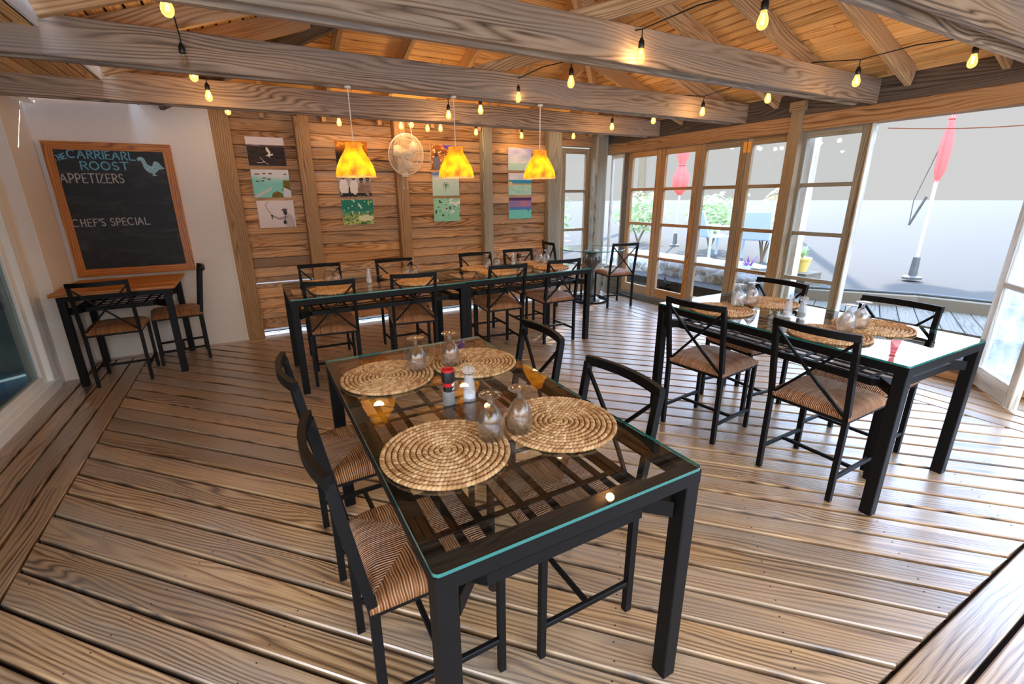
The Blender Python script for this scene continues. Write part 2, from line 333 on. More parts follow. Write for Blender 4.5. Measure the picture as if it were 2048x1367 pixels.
def boards(g, poly, ang, pitch, gap, th, T, off=0.0, maxlen=99, mi=0):
    """fill a ccw convex polygon with boards running at angle ang; T maps (x,y,z) to the room"""
    d = (cos(ang), sin(ang)); n = (-sin(ang), cos(ang)); hp = halfplanes(poly)
    ws = [p[0]*n[0]+p[1]*n[1] for p in poly]; ls = [p[0]*d[0]+p[1]*d[1] for p in poly]
    k0 = math.floor((min(ws)-off)/pitch)-1; k1 = math.ceil((max(ws)-off)/pitch)+1
    for k in range(k0, k1):
        w0 = off+k*pitch+gap/2; w1 = w0+pitch-gap; l = min(ls)-.01; first = True
        while l < max(ls):
            le = l+(random.uniform(.35, 1)*maxlen if first else maxlen); first = False
            P = [(d[0]*a+n[0]*b, d[1]*a+n[1]*b) for a, b in ((l+.002, w0), (le-.002, w0), (le-.002, w1), (l+.002, w1))]
            for h in hp:
                if P: P = clip(P, h)
            l = le
            if len(P) < 3: continue
            # local coords: along, across -> so that uv runs with the grain
            Q = [(p[0]*d[0]+p[1]*d[1], p[0]*n[0]+p[1]*n[1]) for p in P]; m = (w0+w1)/2; s_ = 1-.009/(w1-w0)
            ins = [(a, m+(b-m)*s_) for a, b in Q]
            g.prism(Q, lambda v: T((d[0]*v[0]+n[0]*v[1], d[1]*v[0]+n[1]*v[1], v[2])), th, inset=ins, mi=mi)
# ================================================================== THE SETTING
UL, UB, UR0, UR, VF, VB0, VB = -1.57, -1.05, 4.10, 4.80, .36, 5.38, 5.64   # deck lines in the room (x to the window wall, y to the back wall)
flat = lambda v: Vector((v[0], v[1], v[2]))
g = G()
boards(g, [(UB+.005, VF+.005), (UR0-.005, VF+.005), (UR0-.005, VB0-.005), (UB+.005, VB0-.005)], R(-45.6), .1375, .017, .028, flat, off=.03)
for x0, x1, y0, y1, a, p, o in ((UL+.0, UB, 1.2, VB0, 90, .13, -UB), (UR0, UR+.0, .36, VB0, 90, .14, -UR0), (UL, UR, VB0, VB+.06, 0, .14, VB0), (-1.6, UR, -.9, VF, 0, .13, VF)):
    boards(g, [(x0+.004, y0+.004), (x1-.004, y0+.004), (x1-.004, y1-.004), (x0+.004, y1-.004)], R(a), p, .015, .028, flat, off=o, maxlen=3.4)
# dark void below, one knot hole, screw heads along the joists
g.prism([(-2.2, -1.0), (5.0, -1.0), (5.0, 5.9), (-2.2, 5.9)], lambda v: Vector((v[0], v[1], v[2]-.04)), .02, mi=1)
g.lathe([(0, .0012), (.019, .0012), (.021, .0004)], 14, (.628, 1.262, 0), mi=1)
random.seed(11)
for k in range(-10, 12):
    for w in range(-6, 60):
        for e in (.035, .103):
            a, b = .56*k, .1375*w+.03+e; x, y = .6997*a+.7145*b, -.7145*a+.6997*b
            if UB+.03 < x < UR0-.03 and VF+.03 < y < 3.4: g.lathe([(0, .0006), (.0035, .0006)], 6, (x+random.uniform(-.006, .006), y+random.uniform(-.006, .006), 0), mi=1)
tag(g.build('floor', ['deck', 'subfloor']), 'weathered brown timber deck floor with diagonal boards and straight border boards', kind='structure')
# ---- back wall of lapped boards
g = G(); z = .05
random.seed(3)
while z < 2.33:
    h = random.choice((.105, .12, .135, .115)); q = random.uniform(0, .022)
    for (x0, x1) in ((-.21, .56), (.56, 1.60), (1.60, 2.72), (2.72, 3.80)):
        if x0 < 0 and z < .571 < z+h: continue
        qq = q+random.uniform(0, .006)
        g.beam((x0+.002, 5.652-qq, z+h/2), (x1-.002, 5.652-qq, z+h/2), .030, h-.002, up=(0, .16, 1), ch=.006)
    if z < .571 < z+h:
        g.beam((-.21, 5.655, (z+.562)/2), (.56, 5.655, (z+.562)/2), .035, .562-z); g.beam((-.21, 5.655, (z+h+.577)/2), (.56, 5.655, (z+h+.577)/2), .035, z+h-.577-.003)
    z += h
g.box(.56, 3.80, 5.69, 5.70, .05, 2.33); g.box(-.21, .56, 5.69, 5.70, .05, .56); g.box(-.21, .56, 5.69, 5.70, .579, 2.33)
g.box(4.05, 4.52, 5.64, 5.70, .03, .14); g.box(4.05, 4.52, 5.63, 5.70, .145, .26); g.box(4.05, 4.52, 5.64, 5.70, .265, .39)
g.box(3.93, 4.56, 5.60, 5.70, 2.12, 2.20, mi=1); g.box(3.93, 4.56, 5.63, 5.70, 2.205, 2.33)
for x in (-.02, .27, .86, 1.45, 2.07, 2.68, 3.28): g.box(x-.02, x+.02, 5.52, 5.62, 2.235, 2.30, mi=2)
tag(g.build('wall_back', ['siding', 'header', 'rafter']), 'brown lapped timber board wall behind the long tables', kind='structure')
# ---- white walls
g = G(); rr = random.Random(5)
top = [(-1.60, 2.30)]+[(-1.55+.05*i, 2.292+rr.uniform(-.008, .008)) for i in range(27)]+[(-.2, 2.285)]
poly = [(-1.60, -.05), (-.2, -.05)]+[(x, z) for x, z in reversed(top)]
g.prism(poly, lambda v: Vector((v[0], 5.475-v[2]*1.0, v[1])), .14)
g.box(-.205, -.185, 5.47, 5.615, 0, 2.28)
tag(g.build('wall_back_white', 'plaster'), 'white plastered wall behind the blackboard with ragged top edge', kind='structure')
g = G(); g.box(-1.75, -1.475, 4.93, 5.48, -.05, 2.31, ch=.004); g.box(-1.75, -1.57, 4.80, 4.93, -.05, 2.31); g.box(-1.75, -1.585, 1.5, 4.80, 2.06, 2.31)
tag(g.build('wall_left', 'plaster'), 'white plastered left wall with a corner pier beside the sliding door', kind='structure')
# ---- sliding glass door on the left
d1 = thing('door_1', 'white framed sliding glass door in the left wall', 'door', (0, 0, 0), kind='structure'); del d1['category']
g = G()
for x0, x1, y0, y1, z0, z1 in ((-1.66, -1.555, 1.5, 4.80, -.01, .085), (-1.66, -1.56, 4.70, 4.80, .085, 2.06), (-1.66, -1.56, 1.5, 4.70, 1.98, 2.06), (-1.645, -1.60, 4.62, 4.70, .085, 1.98), (-1.645, -1.60, 1.5, 4.62, .085, .15)): g.box(x0, x1, y0, y1, z0, z1, ch=.006)
g.build('door_frame', 'white', d1)
g = G(); g.box(-1.627, -1.621, 1.5, 4.62, .15, 1.98, ch=.0005); g.build('glass_pane', 'slideglass', d1)
g = G(); g.box(-1.64, -1.605, 2.7, 2.78, .085, 1.98); g.build('meeting_stile', 'white', d1)
# dim room behind the sliding door
IR = plain('inner_room_paint', srgb(126, 142, 146), .7)
for nm, bx in (('floor_inner', (-4.6, -1.76, 1.2, 5.6, -.06, -.03)), ('wall_inner_left', (-4.7, -4.6, 1.2, 5.6, -.05, 2.5)), ('wall_inner_back', (-4.6, -1.76, 5.6, 5.7, -.05, 2.5)), ('wall_inner_front', (-4.6, -1.76, 1.1, 1.2, -.05, 2.5)), ('ceiling_inner', (-4.6, -1.76, 1.2, 5.6, 2.32, 2.4))):
    g = G(); g.box(*bx); tag(g.build(nm, IR), 'grey surface of the dim room behind the sliding glass door', kind='structure')
b = thing('beanbag', 'red and orange cushion slumped on the floor behind the sliding glass door', 'cushion', (-2.25, 4.7, -.03))
g = G(); g.blob((0, 0, .34), (.34, .42, .34), 14, 10, jit=.05); g.build('cushion_body', plain('red_fabric', srgb(170, 34, 44), .8, var=.3), b)
g = G(); g.blob((.22, -.15, .2), (.2, .25, .2), 12, 8, jit=.05); g.build('orange_panel', plain('orange_fabric', srgb(200, 96, 30), .8, var=.2), b)
# ---- roof: right, left and back slopes with their rafters
SL = 1/3.0; BZ = 2.38            # board underside at the wall plates
RU, LU, BV, RID = 4.75, -.75, 5.65, 2.0
zr = lambda x: BZ+SL*(RU-x); zl = lambda x: BZ+SL*(x-LU); zb = lambda y: BZ+SL*(BV-y)
E = .30
c1 = thing('ceiling_1', 'sloping boarded ceiling above the window wall', 'c', kind='structure'); c2 = thing('ceiling_2', 'sloping boarded ceiling on the left side', 'c', kind='structure'); c3 = thing('ceiling_3', 'sloping boarded ceiling above the back wall', 'c', kind='structure')
for c in (c1, c2, c3): del c['category']
VN = -2.2; apx = BV+E-(RU+E-RID)
TR = lambda v: Vector((RU+E-v[1], v[0], zr(RU+E-v[1])-v[2]))
TL = lambda v: Vector((LU-E+v[1], v[0], zl(LU-E+v[1])-v[2]))
TB = lambda v: Vector((v[0], BV+E-v[1], zb(BV+E-v[1])-v[2]))
HW = RU+E-RID
random.seed(21)
for c, poly, T, ln in ((c1, [(VN, 0), (BV+E, 0), (apx, HW), (VN, HW)], TR, 3.2), (c2, [(VN, .31), (BV+E-.31, .31), (apx, HW), (VN, HW)], TL, 3.2), (c3, [(LU-E, 0), (RU+E, 0), (RID, HW)], TB, 3.0)):
    g = G(); boards(g, poly, 0, .088, .013, .012, T, off=0, maxlen=ln); g.build('ceiling_boards', 'ceil', c)
    g = G(); g.prism(poly, lambda v, T=T: T((v[0], v[1], v[2]))+Vector((0, 0, .085)), -.03); g.build('roof_deck', 'subfloor', c)
rv = [-1.4, -.85, -.28, .28, .845, 1.45, 2.0, 2.53, 3.05, 3.6, 4.2, 4.78, 5.3]
random.seed(5)
for y in rv:
    xe = max(RID+.02, RU+E-(BV+E-y)) if y > apx else RID+.02
    if xe < RU-.1:
        g = G(); g.beam((RU-.02, y, zr(RU-.02)-.072), (xe, y, zr(xe)-.072), .042, .14, ch=.004); g.build('rafter', 'rafter', c1)
        xl = 2*RID-xe; g = G(); g.beam((LU+.03, y+.05, zl(LU+.03)-.072), (xl, y+.05, zl(xl)-.072), .042, .14, ch=.004); g.build('rafter', 'rafter', c2)
for x in (-.28, .27, .86, 1.45, 2.07, 2.68, 3.28, 3.9, 4.45):
    ye = BV+E-min(x-(LU-E), RU+E-x)
    if ye < BV-.1:
        g = G(); g.beam((x, BV-.05, zb(BV-.05)-.072), (x, ye+.03, zb(ye+.03)-.072), .042, .14, ch=.004); g.build('rafter', 'rafter', c3)
for x in (LU-E+.2, RU+E-.2):
    dx = 1 if x < RID else -1
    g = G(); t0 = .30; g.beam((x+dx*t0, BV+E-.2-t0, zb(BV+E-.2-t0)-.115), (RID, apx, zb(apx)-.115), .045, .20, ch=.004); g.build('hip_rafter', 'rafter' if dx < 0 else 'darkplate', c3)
g = G(); g.beam((RID, VN, zr(RID)-.12), (RID, apx, zr(RID)-.12), .045, .2); g.build('ridge_board', 'rafter', c1)
# soffit, white fascia and dark rim board
g = G(); boards(g, [(VN, 0), (5.46, 0), (5.46, 1.6), (VN, 1.6)], 0, .088, .010, .02, lambda v: Vector((-.78-v[1], v[0], 2.29-v[2])), off=0, maxlen=3)
g.box(-2.4, -.785, VN, 5.46, 2.34, 2.36, mi=1)
tag(g.build('ceiling_4', ['ceil', 'subfloor']), 'flat yellow boarded soffit over the left wall', kind='structure')
g = G(); g.box(-.80, -.775, VN, 5.5, 2.29, 2.42); tag(g.build('trim_1', 'white'), 'white painted fascia above the left soffit edge', kind='structure')
g = G(); g.box(4.80, 4.84, VN, 5.6, 2.165, 2.42); tag(g.build('trim_2', 'darkplate'), 'dark rim board above the header of the window wall', kind='structure')
g = G(); g.box(4.79, 4.93, .5, 5.62, 2.022, 2.165, ch=.006); tag(g.build('trim_3', 'header'), 'orange brown header beam over the glazed doors', kind='structure')
g = G(); g.box(-.2, 4.75, 5.60, 5.72, 2.30, 2.40); tag(g.build('trim_4', 'darkplate'), 'dark top plate of the back wall', kind='structure')
# ---- tie beams, each a pair of planks
BY = [('x', 1.06), ('wide weathered tie beam second nearest the camera with a big knot at its window end', 2.224), ('weathered tie beam carrying the three yellow pendant lamps', 3.405), ('rearmost tie beam just in front of the timber back wall', 4.608)]
BY[0] = ('nearest tie beam cutting the top right corner of the view', 1.06)
random.seed(9)
for lab, y in BY:
    tb = thing('tie_beam', lab, 'beam', (-1.7, y, 2.165), group='roof tie beams')
    for k, (o, e) in enumerate(((0, 0), (.105, -.10))):
        g = G(); g.beam((0, o+.02, .095), (6.49+e, o+.02, .095), .04, .19, ch=.004); g.build('plank', 'beam', tb)
    if y < 4:
        g = G(); x0, x1 = 3.35, 4.75; z0, z1 = .17, .17+.33*1.4
        g.beam((x0, .0725, z0), (x1, .0725, z1), .05, .09); g.build('strut', 'rafter', tb)
# ---- posts
PO = [('thick pale post between the white wall and the timber wall', -.205, -.025, 5.50, 5.66, 2.30, 'post'), ('timber wall post between the first and second columns of canvas prints', .56, .70, 5.52, 5.65, 2.30, 'post'),
      ('timber wall post behind the oscillating fan', 1.60, 1.735, 5.52, 5.65, 2.30, 'post'), ('greyish timber wall post between the third and fourth columns of canvas prints', 2.72, 2.854, 5.52, 5.65, 2.30, 'greypost'),
      ('broad grey green post between the last canvas prints and the narrow window', 3.72, 3.93, 5.52, 5.68, 2.30, 'greypost'), ('round edged grey corner post where the timber wall meets the window wall', 4.53, 4.74, 5.50, 5.70, 2.34, 'greypost')]
random.seed(4)
for lab, x0, x1, y0, y1, zt, m in PO:
    g = G(); g.box(x0, x1, y0, y1, 0, zt, ch=.02 if x0 > 4 else .006); tag(g.build('wall_post', m), lab, 'post')
p = thing('wall_post', 'grey brown post standing in the glazed wall beside the wide fixed pane', 'post', (4.80, 2.875, 0))
g = G(); g.box(-.03, .10, -.06, .055, 0, 2.27); g.build('post_shaft', 'frame', p); g = G(); g.box(-.045, .09, -.075, .07, 2.20, 2.29); g.build('post_cap', 'frame', p)
# ---- glazed doors and fixed panes of the window wall
def leaf(name, label, u, v0, v1, z0, z1, st, bars, mat='frame', gl='window', bot=.12, topr=.09, hinge=None, thick=.045):
    w = thing(name, label, 'w', (u, v0, 0), kind='structure'); del w['category']; L = v1-v0
    g = G(); g.box(0, thick, 0, st, z0, z1, ch=.004); g.box(0, thick, L-st, L, z0, z1, ch=.004); g.box(.002, thick-.002, st, L-st, z0, z0+bot, ch=.004); g.box(.002, thick-.002, st, L-st, z1-topr, z1, ch=.004); g.build('sash_frame', mat, w)
    g = G()
    for zz in bars: g.box(.006, thick-.006, st, L-st, zz-.019, zz+.019)
    if bars: g.build('glazing_bar', mat, w)
    g = G(); g.box(thick/2-.002, thick/2+.002, st-.005, L-st+.005, z0+bot-.005, z1-topr+.005, ch=.0003); g.build('glass_pane', gl, w)
    if hinge is not None:
        g = G(); g.box(-.004, .0, hinge-.045, hinge-.004, z1-.16, z1-.05); g.box(-.004, .0, hinge+.004, hinge+.045, z1-.16, z1-.05); g.build('hinge', 'brass', w)
    return w
bars = [1.53, 1.07, .62]
leaf('window_1', 'narrow plain corner pane of the glazed wall', 4.86, 5.29, 5.57, .40, 2.03, .03, [], 'whitewood', bot=.03, topr=.06)
leaf('door_2', 'first glazed folding door from the corner with four panes', 4.86, 4.615, 5.20, .085, 2.04, .075, bars, 'frameorange')
leaf('door_3', 'second glazed folding door from the corner with an orange bottom rail', 4.86, 4.005, 4.605, .085, 2.04, .075, bars, 'frameorange')
leaf('door_4', 'third glazed folding door from the corner', 4.86, 3.415, 3.995, .085, 2.04, .075, bars)
leaf('door_5', 'fourth glazed folding door from the corner beside the post', 4.86, 2.90, 3.405, .085, 2.04, .06, bars, hinge=.505)
leaf('window_2', 'wide fixed four pane window next to the open doorway', 4.86, 2.25, 2.86, .085, 2.04, .075, bars, 'greypost', topr=.08)
g = G(); g.box(4.84, 4.92, 2.235, 2.25, 0, 2.03); tag(g.build('trim_5', 'whitewood'), 'pale edge strip of the open doorway', kind='structure')
w = leaf('window_3', 'narrow window in the back wall beside the corner post', 0, 0, .50, .40, 2.10, .07, [1.52, .97], 'frame', bot=.05, topr=.07); w.location = (4.03, 5.66, 0); w.rotation_euler = (0, 0, R(-90)); w.location = (4.03, 5.70, 0)
g = G(); g.box(4.85, 4.95, 2.24, 5.60, -.03, .083, ch=.01); g.box(4.85, 4.93, 5.26, 5.60, .083, .40); g.box(4.86, 4.92, 5.20, 5.29, .08, 2.03)
tag(g.build('baseboard_right', 'outdeck'), 'pale timber sill under the glazed doors', kind='structure')
# swung open glazed leaf at the right edge
w = leaf('door_6', 'whitewashed glazed leaf folded inwards at the right edge of the doorway', 0, 0, .56, .02, 2.0, .075, [.80], 'whitewood', 'dirtyglass', bot=.15)
w.location = (4.86, 1.17, 0); w.rotation_euler = (0, 0, R(128.2))
# ---- steps, outer deck, ground
g = G(); random.seed(8)
for x0, x1, z0, z1, m in ((4.79, 4.90, 0, .068, 1), (4.81, 4.92, .068, .128, 0), (4.775, 5.00, .128, .155, 0), (5.0, 5.215, .128, .155, 0), (5.225, 5.26, .155, .285, 0)): g.box(x0, x1, .55, 2.25, z0, z1, ch=.006, mi=m)
boards(g, [(5.19, -1.5), (6.35, -1.5), (6.35, 2.9), (5.19, 2.9)], R(24), .14, .006, .03, lambda v: Vector((v[0], v[1], v[2]+.306)), maxlen=4)
tag(g.build('floor_outer', ['outdeck', 'header']), 'sun bleached timber steps and deck outside the doorway', kind='structure')
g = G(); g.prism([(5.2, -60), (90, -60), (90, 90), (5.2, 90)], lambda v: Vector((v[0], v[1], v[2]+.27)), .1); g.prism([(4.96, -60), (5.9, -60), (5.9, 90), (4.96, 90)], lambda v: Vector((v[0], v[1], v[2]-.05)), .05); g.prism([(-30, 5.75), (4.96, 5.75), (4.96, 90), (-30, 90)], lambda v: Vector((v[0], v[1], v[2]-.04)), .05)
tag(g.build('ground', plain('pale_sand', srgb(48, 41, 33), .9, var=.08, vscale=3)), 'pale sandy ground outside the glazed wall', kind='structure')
lg = thing('low_wall', 'low whitewashed wall edging the outer deck with a thin rail on top', 'wall', (6.1, 0, .30))
g = G(); P = [(6.25, -2), (6.25, 1.2), (6.02, 2.05), (5.62, 2.62), (5.45, 2.86)]
for a, b in zip(P[:-1], P[1:]): g.beam((a[0]-6.1, a[1], .06), (b[0]-6.1, b[1], .06), .10, .13, ch=.01)
g.build('wall_body', plain('whitewashed_concrete', srgb(124, 114, 98), .9, var=.1, vscale=12, bump=.3), lg)
g = G(); g.tube([(a[0]-6.1, a[1], .14) for a in P], .014); g.build('rail', 'cast', lg)
# ================================================================== FURNITURE
random.seed(1)
def make_chair():
    c = thing('dining_chair', 'x', 'chair')
    HX, FY, BY_, TY = .178, .185, -.185, -.250
    for sx_ in (-1, 1):
        g = G(); g.box(sx_*HX-.0115, sx_*HX+.0115, FY-.0115, FY+.0115, 0, .445, ch=.002); g.build('leg', 'metal', c)
    for sx_ in (-1, 1):
        g = G(); g.sweep([(sx_*HX, BY_, 0), (sx_*HX, BY_, .43), (sx_*HX, TY, .842)], .023, .026, up=(0, 1, 0)); g.build('leg', 'metal', c)
    g = G()
    for a, b in (((-HX, FY), (HX, FY)), ((-HX, BY_), (HX, BY_)), ((-HX, BY_), (-HX, FY)), ((HX, BY_), (HX, FY))): g.beam((a[0], a[1], .432), (b[0], b[1], .432), .02, .024)
    g.build('seat_frame', 'metal', c)
    g = G(); n = 18; hx, hy = .188, .192
    f = lambda t: math.copysign(1-(1-abs(t))**1.0, t)
    idx = {}
    for i in range(n+1):
        for j in range(n+1):
            a, b = -1+2*i/n, -1+2*j/n; e = max(abs(a), abs(b)); rim = max(0, (e-.8)/.2)
            dip = .010*(1-min(1, abs(abs(a)-abs(b))*3))*e; z = .487-.020*rim**2.2-dip+.006*(1-e*e)-.008*(1-abs(b))*0
            idx[i, j] = len(g.v); g.v.append(Vector((a*hx, b*hy, z)))
    for i in range(n):
        for j in range(n): g.face([idx[i, j], idx[i+1, j], idx[i+1, j+1], idx[i, j+1]], None, (0, 0), 0, True)
    ring = [idx[i, 0] for i in range(n)]+[idx[n, j] for j in range(n)]+[idx[i, n] for i in range(n, 0, -1)]+[idx[0, j] for j in range(n, 0, -1)]
    prev = ring
    for k, (sc, z) in enumerate(((1.025, .455), (1.02, .438), (.95, .425))):
        cur = []
        for q in ring: v = g.v[q]; cur.append(len(g.v)); g.v.append(Vector((v.x*sc, v.y*sc, z)))
        for m in range(len(ring)): m2 = (m+1) % len(ring); g.face([prev[m], cur[m], cur[m2], prev[m2]], None, (0, 0), 0, True)
        prev = cur
    g.face(prev[::-1], None, (0, 0), 0)
    g.build('seat', 'rush', c, sharp=70)
    g = G(); g.sweep([(-HX-.0115+(2*HX+.023)*k/10, TY-.034*(1-((k-5)/5)**2), .848) for k in range(11)], .020, .034); g.build('top_rail', 'metal', c)
    for sx_ in (-1, 1):
        g = G(); o = .004*sx_
        g.sweep([(sx_*(HX-.008)*(1-k/3), 0, 0) if 0 else (sx_*(HX-.010)*(1-2*k/6), BY_-.004+(TY+.006-BY_)*(1-k/6)-.012*sin(pi*k/6)+o, .455+.36*(1-k/6)) for k in range(7)], .012, .012, up=(0, 1, 0)); g.build('brace', 'metal', c)
    for sx_ in (-1, 1):
        g = G(); g.beam((sx_*HX, BY_, .125), (sx_*HX, FY, .125), .018, .020); g.build('stretcher', 'metal', c)
    g = G(); g.beam((-HX, 0, .125), (HX, 0, .125), .018, .018); g.build('stretcher', 'metal', c)
    return c
chair, cu = make_chair(), []
FU, FD, FV, FW = R(-90), R(90), 0, R(180)   # facing +x, -x, +y, -y
CH = [((.320, 1.145), FU, 'black chair with brown rush seat at the near left corner of the foreground glass table'),
      ((.300, 1.775), FU+R(2), 'black chair at the far left side of the foreground glass table'),
      ((.825, 1.120), FD, 'black chair on the right side of the foreground table, nearer the camera'),
      ((.880, 1.735), FD-R(4), 'black chair on the right side of the foreground table, farther from the camera'),
      ((2.500, 1.110), FU+R(1), 'black chair pulled to the left side of the right hand table, nearer the camera'),
      ((2.455, 1.765), FU+R(6), 'black chair on the left side of the right hand table, farther from the camera'),
      ((2.950, 1.160), FD, 'black chair on the doorway side of the right hand table, nearer the doorway step'),
      ((3.010, 1.900), FD-R(5), 'black chair on the window side of the right hand table, nearest the wall post'),
      ((.500, 3.880), R(-8), 'black chair on the near side of the rear tables, at their left end'),
      ((1.165, 3.870), R(-9), 'black chair on the near side of the rear tables, second from the left'),
      ((2.045, 3.885), R(-5), 'black chair on the near side of the rear tables, third from the left'),
      ((2.675, 3.905), R(-2), 'black chair on the near side of the rear tables, at their right end'),
      ((.520, 4.385), FW+R(-2), 'black chair against the timber wall at the left end of the long rear tables'),
      ((1.245, 4.375), FW, 'black chair against the timber wall in front of the post with the fan'),
      ((2.145, 4.375), FW-R(3), 'black chair against the timber wall, third from the left behind the long rear tables'),
      ((2.720, 4.430), FW-R(4), 'black chair against the timber wall at the right end behind the long rear tables'),
      ((-1.100, 4.785), R(1), 'black chair in front of the blackboard table with its back to the camera'),
      ((-.725, 5.150), FD+R(8), 'black chair seen from the side at the right end of the blackboard table'),
      ((4.310, 4.760), R(-12), 'black chair in front of the round glass table by the windows'),
      ((3.790, 5.200), FU-R(10), 'black chair half hidden behind the round glass table in the corner')]
for (x, y), rz, lab in CH: place(chair, cu, (x, y, 0), rz, lab, 'black metal dining chairs')
def make_table(L=1.4055, Wd=.7675, H=.75, glass=True):
    t = thing('dining_table', 'x', 'table'); hx, hy = L/2, Wd/2
    if glass:
        g = G(); r = .014; P = []
        for cx_, cy_, a0 in ((hx-r, hy-r, 0), (-hx+r, hy-r, 90), (-hx+r, -hy+r, 180), (hx-r, -hy+r, 270)):
            for k in range(5): P.append((cx_+r*cos(R(a0+22.5*k)), cy_+r*sin(R(a0+22.5*k))))
        g.prism(P, lambda v: Vector((v[0], v[1], H+v[2])), .009, mi=0, mi_side=1); g.build('glass_top', ['tableglass', 'glassedge'], t); zt = H-.0095
    else:
        g = G()
        for k in range(6): g.box(-hx-.035, hx+.035, -hy-.02+k*(Wd+.04)/6+.0005, -hy-.02+(k+1)*(Wd+.04)/6-.0005, H-.004, H+.022)
        g.build('tabletop', 'orange', t); zt = H-.005
    for a in (-1, 1):
        for b in (-1, 1):
            g = G(); g.box(a*(hx-.026)-.025, a*(hx-.026)+.025, b*(hy-.026)-.025, b*(hy-.026)+.025, 0, zt-.040, ch=.003); g.build('leg', 'metal', t)
    g = G()
    g.sweep([(-hx+.022, -hy+.022, zt-.020), (hx-.022, -hy+.022, zt-.020), (hx-.022, hy-.022, zt-.020), (-hx+.022, hy-.022, zt-.020)], .042, .040, closed=True); g.build('top_frame', 'metal', t)
    a, b, c = hx-.075, hy-.075, .075; z = zt-.125
    g = G(); P = [(-a+c, -b), (a-c, -b), (a, -b+c), (a, b-c), (a-c, b), (-a+c, b), (-a, b-c), (-a, -b+c)]
    g.sweep([(x, y, z) for x, y in P], .026, .034, closed=True)
    g.build('shelf_rail', 'metal', t)
    for sx_ in (-1, 1):
        for sy_ in (-1, 1):
            g = G(); x, y = (a-c/2)*sx_, (b-c/2)*sy_; g.beam((x, y, z), (sx_*(hx-.045), sy_*(hy-.045), z), .05, .05, ch=.002); g.build('corner_bracket', 'metal', t)
    g = G(); n = max(2, round(L/.27))
    for k in range(n):
        for o in (-.036, .036):
            x = -a+(k+.5)*2*a/n+o; g.box(x-.010, x+.010, -b, b, z+.012, z+.016, ch=.001)
    for y in ((-.78, -.55, -.13, .13, .55, .78) if Wd > .73 else (-.6, -.2, .2, .6)): g.box(-a, a, y*b-.012, y*b+.012, z+.006, z+.011, ch=.001)
    g.build('lattice_shelf', 'metal', t)
    return t
tab, tu = make_table(), []
TB_ = [((.9804-.3838, .6898+.7028), R(90.1), 'glass topped black table in the foreground set with four woven placemats'),
       ((3.1288-.3740, .7557+.7080), R(89.1), 'glass topped black table by the open doorway reflecting the bright daylight'),
       ((.178+.7028, 3.600+.3838), R(.3), 'left glass topped table of the long pair along the timber wall'),
       ((1.592+.7028, 3.640+.3838), R(.4), 'right glass topped table of the long pair along the timber wall')]
for (x, y), rz, lab in TB_: place(tab, tu, (x, y, 0), rz, lab, 'glass topped tables')
bt = make_table(.735, .72, .752, glass=False); bt.location = (-1.035, 5.03, 0); bt['label'] = 'small table with an orange wooden top under the blackboard'
# round glass table on a cast pedestal
rt = thing('round_table', 'round glass table on an ornate cast iron pedestal in the corner', 'table', (4.19, 5.10, 0))
g = G(); g.lathe([(0, .738), (.44, .738)], 56); g.lathe([(.44, .7381), (.446, .742), (.446, .747), (.44, .7501)], 56, mi=1); g.lathe([(.44, .7502), (0, .7502)], 56); g.build('glass_top', ['tableglass', 'glassedge'], rt)
g = G(); g.lathe([(.02, .737), (.075, .732), (.105, .715), (.085, .69), (.06, .675), (.085, .64), (.112, .60), (.105, .55), (.07, .50), (.045, .46), (.038, .38), (.05, .33), (.058, .28), (.042, .22), (.05, .15), (.085, .10), (.07, .07), (.12, .045), (.14, .02), (.14, 0)], 20)
for k in range(8):
    a = 2*pi*k/8; g.blob((.105*cos(a), .105*sin(a), .59), (.022, .022, .05), 6, 5); g.blob((.095*cos(a), .095*sin(a), .705), (.018, .018, .02), 6, 5)
g.build('pedestal', 'cast', rt)
g = G(); g.tube([(.23*cos(2*pi*k/32), .23*sin(2*pi*k/32), .014) for k in range(32)], .014, closed=True)
for k in range(3): a = 2*pi*k/3+.4; g.beam((.12*cos(a), .12*sin(a), .014), (.23*cos(a), .23*sin(a), .014), .025, .02)
g.build('base_ring', 'metal', rt)
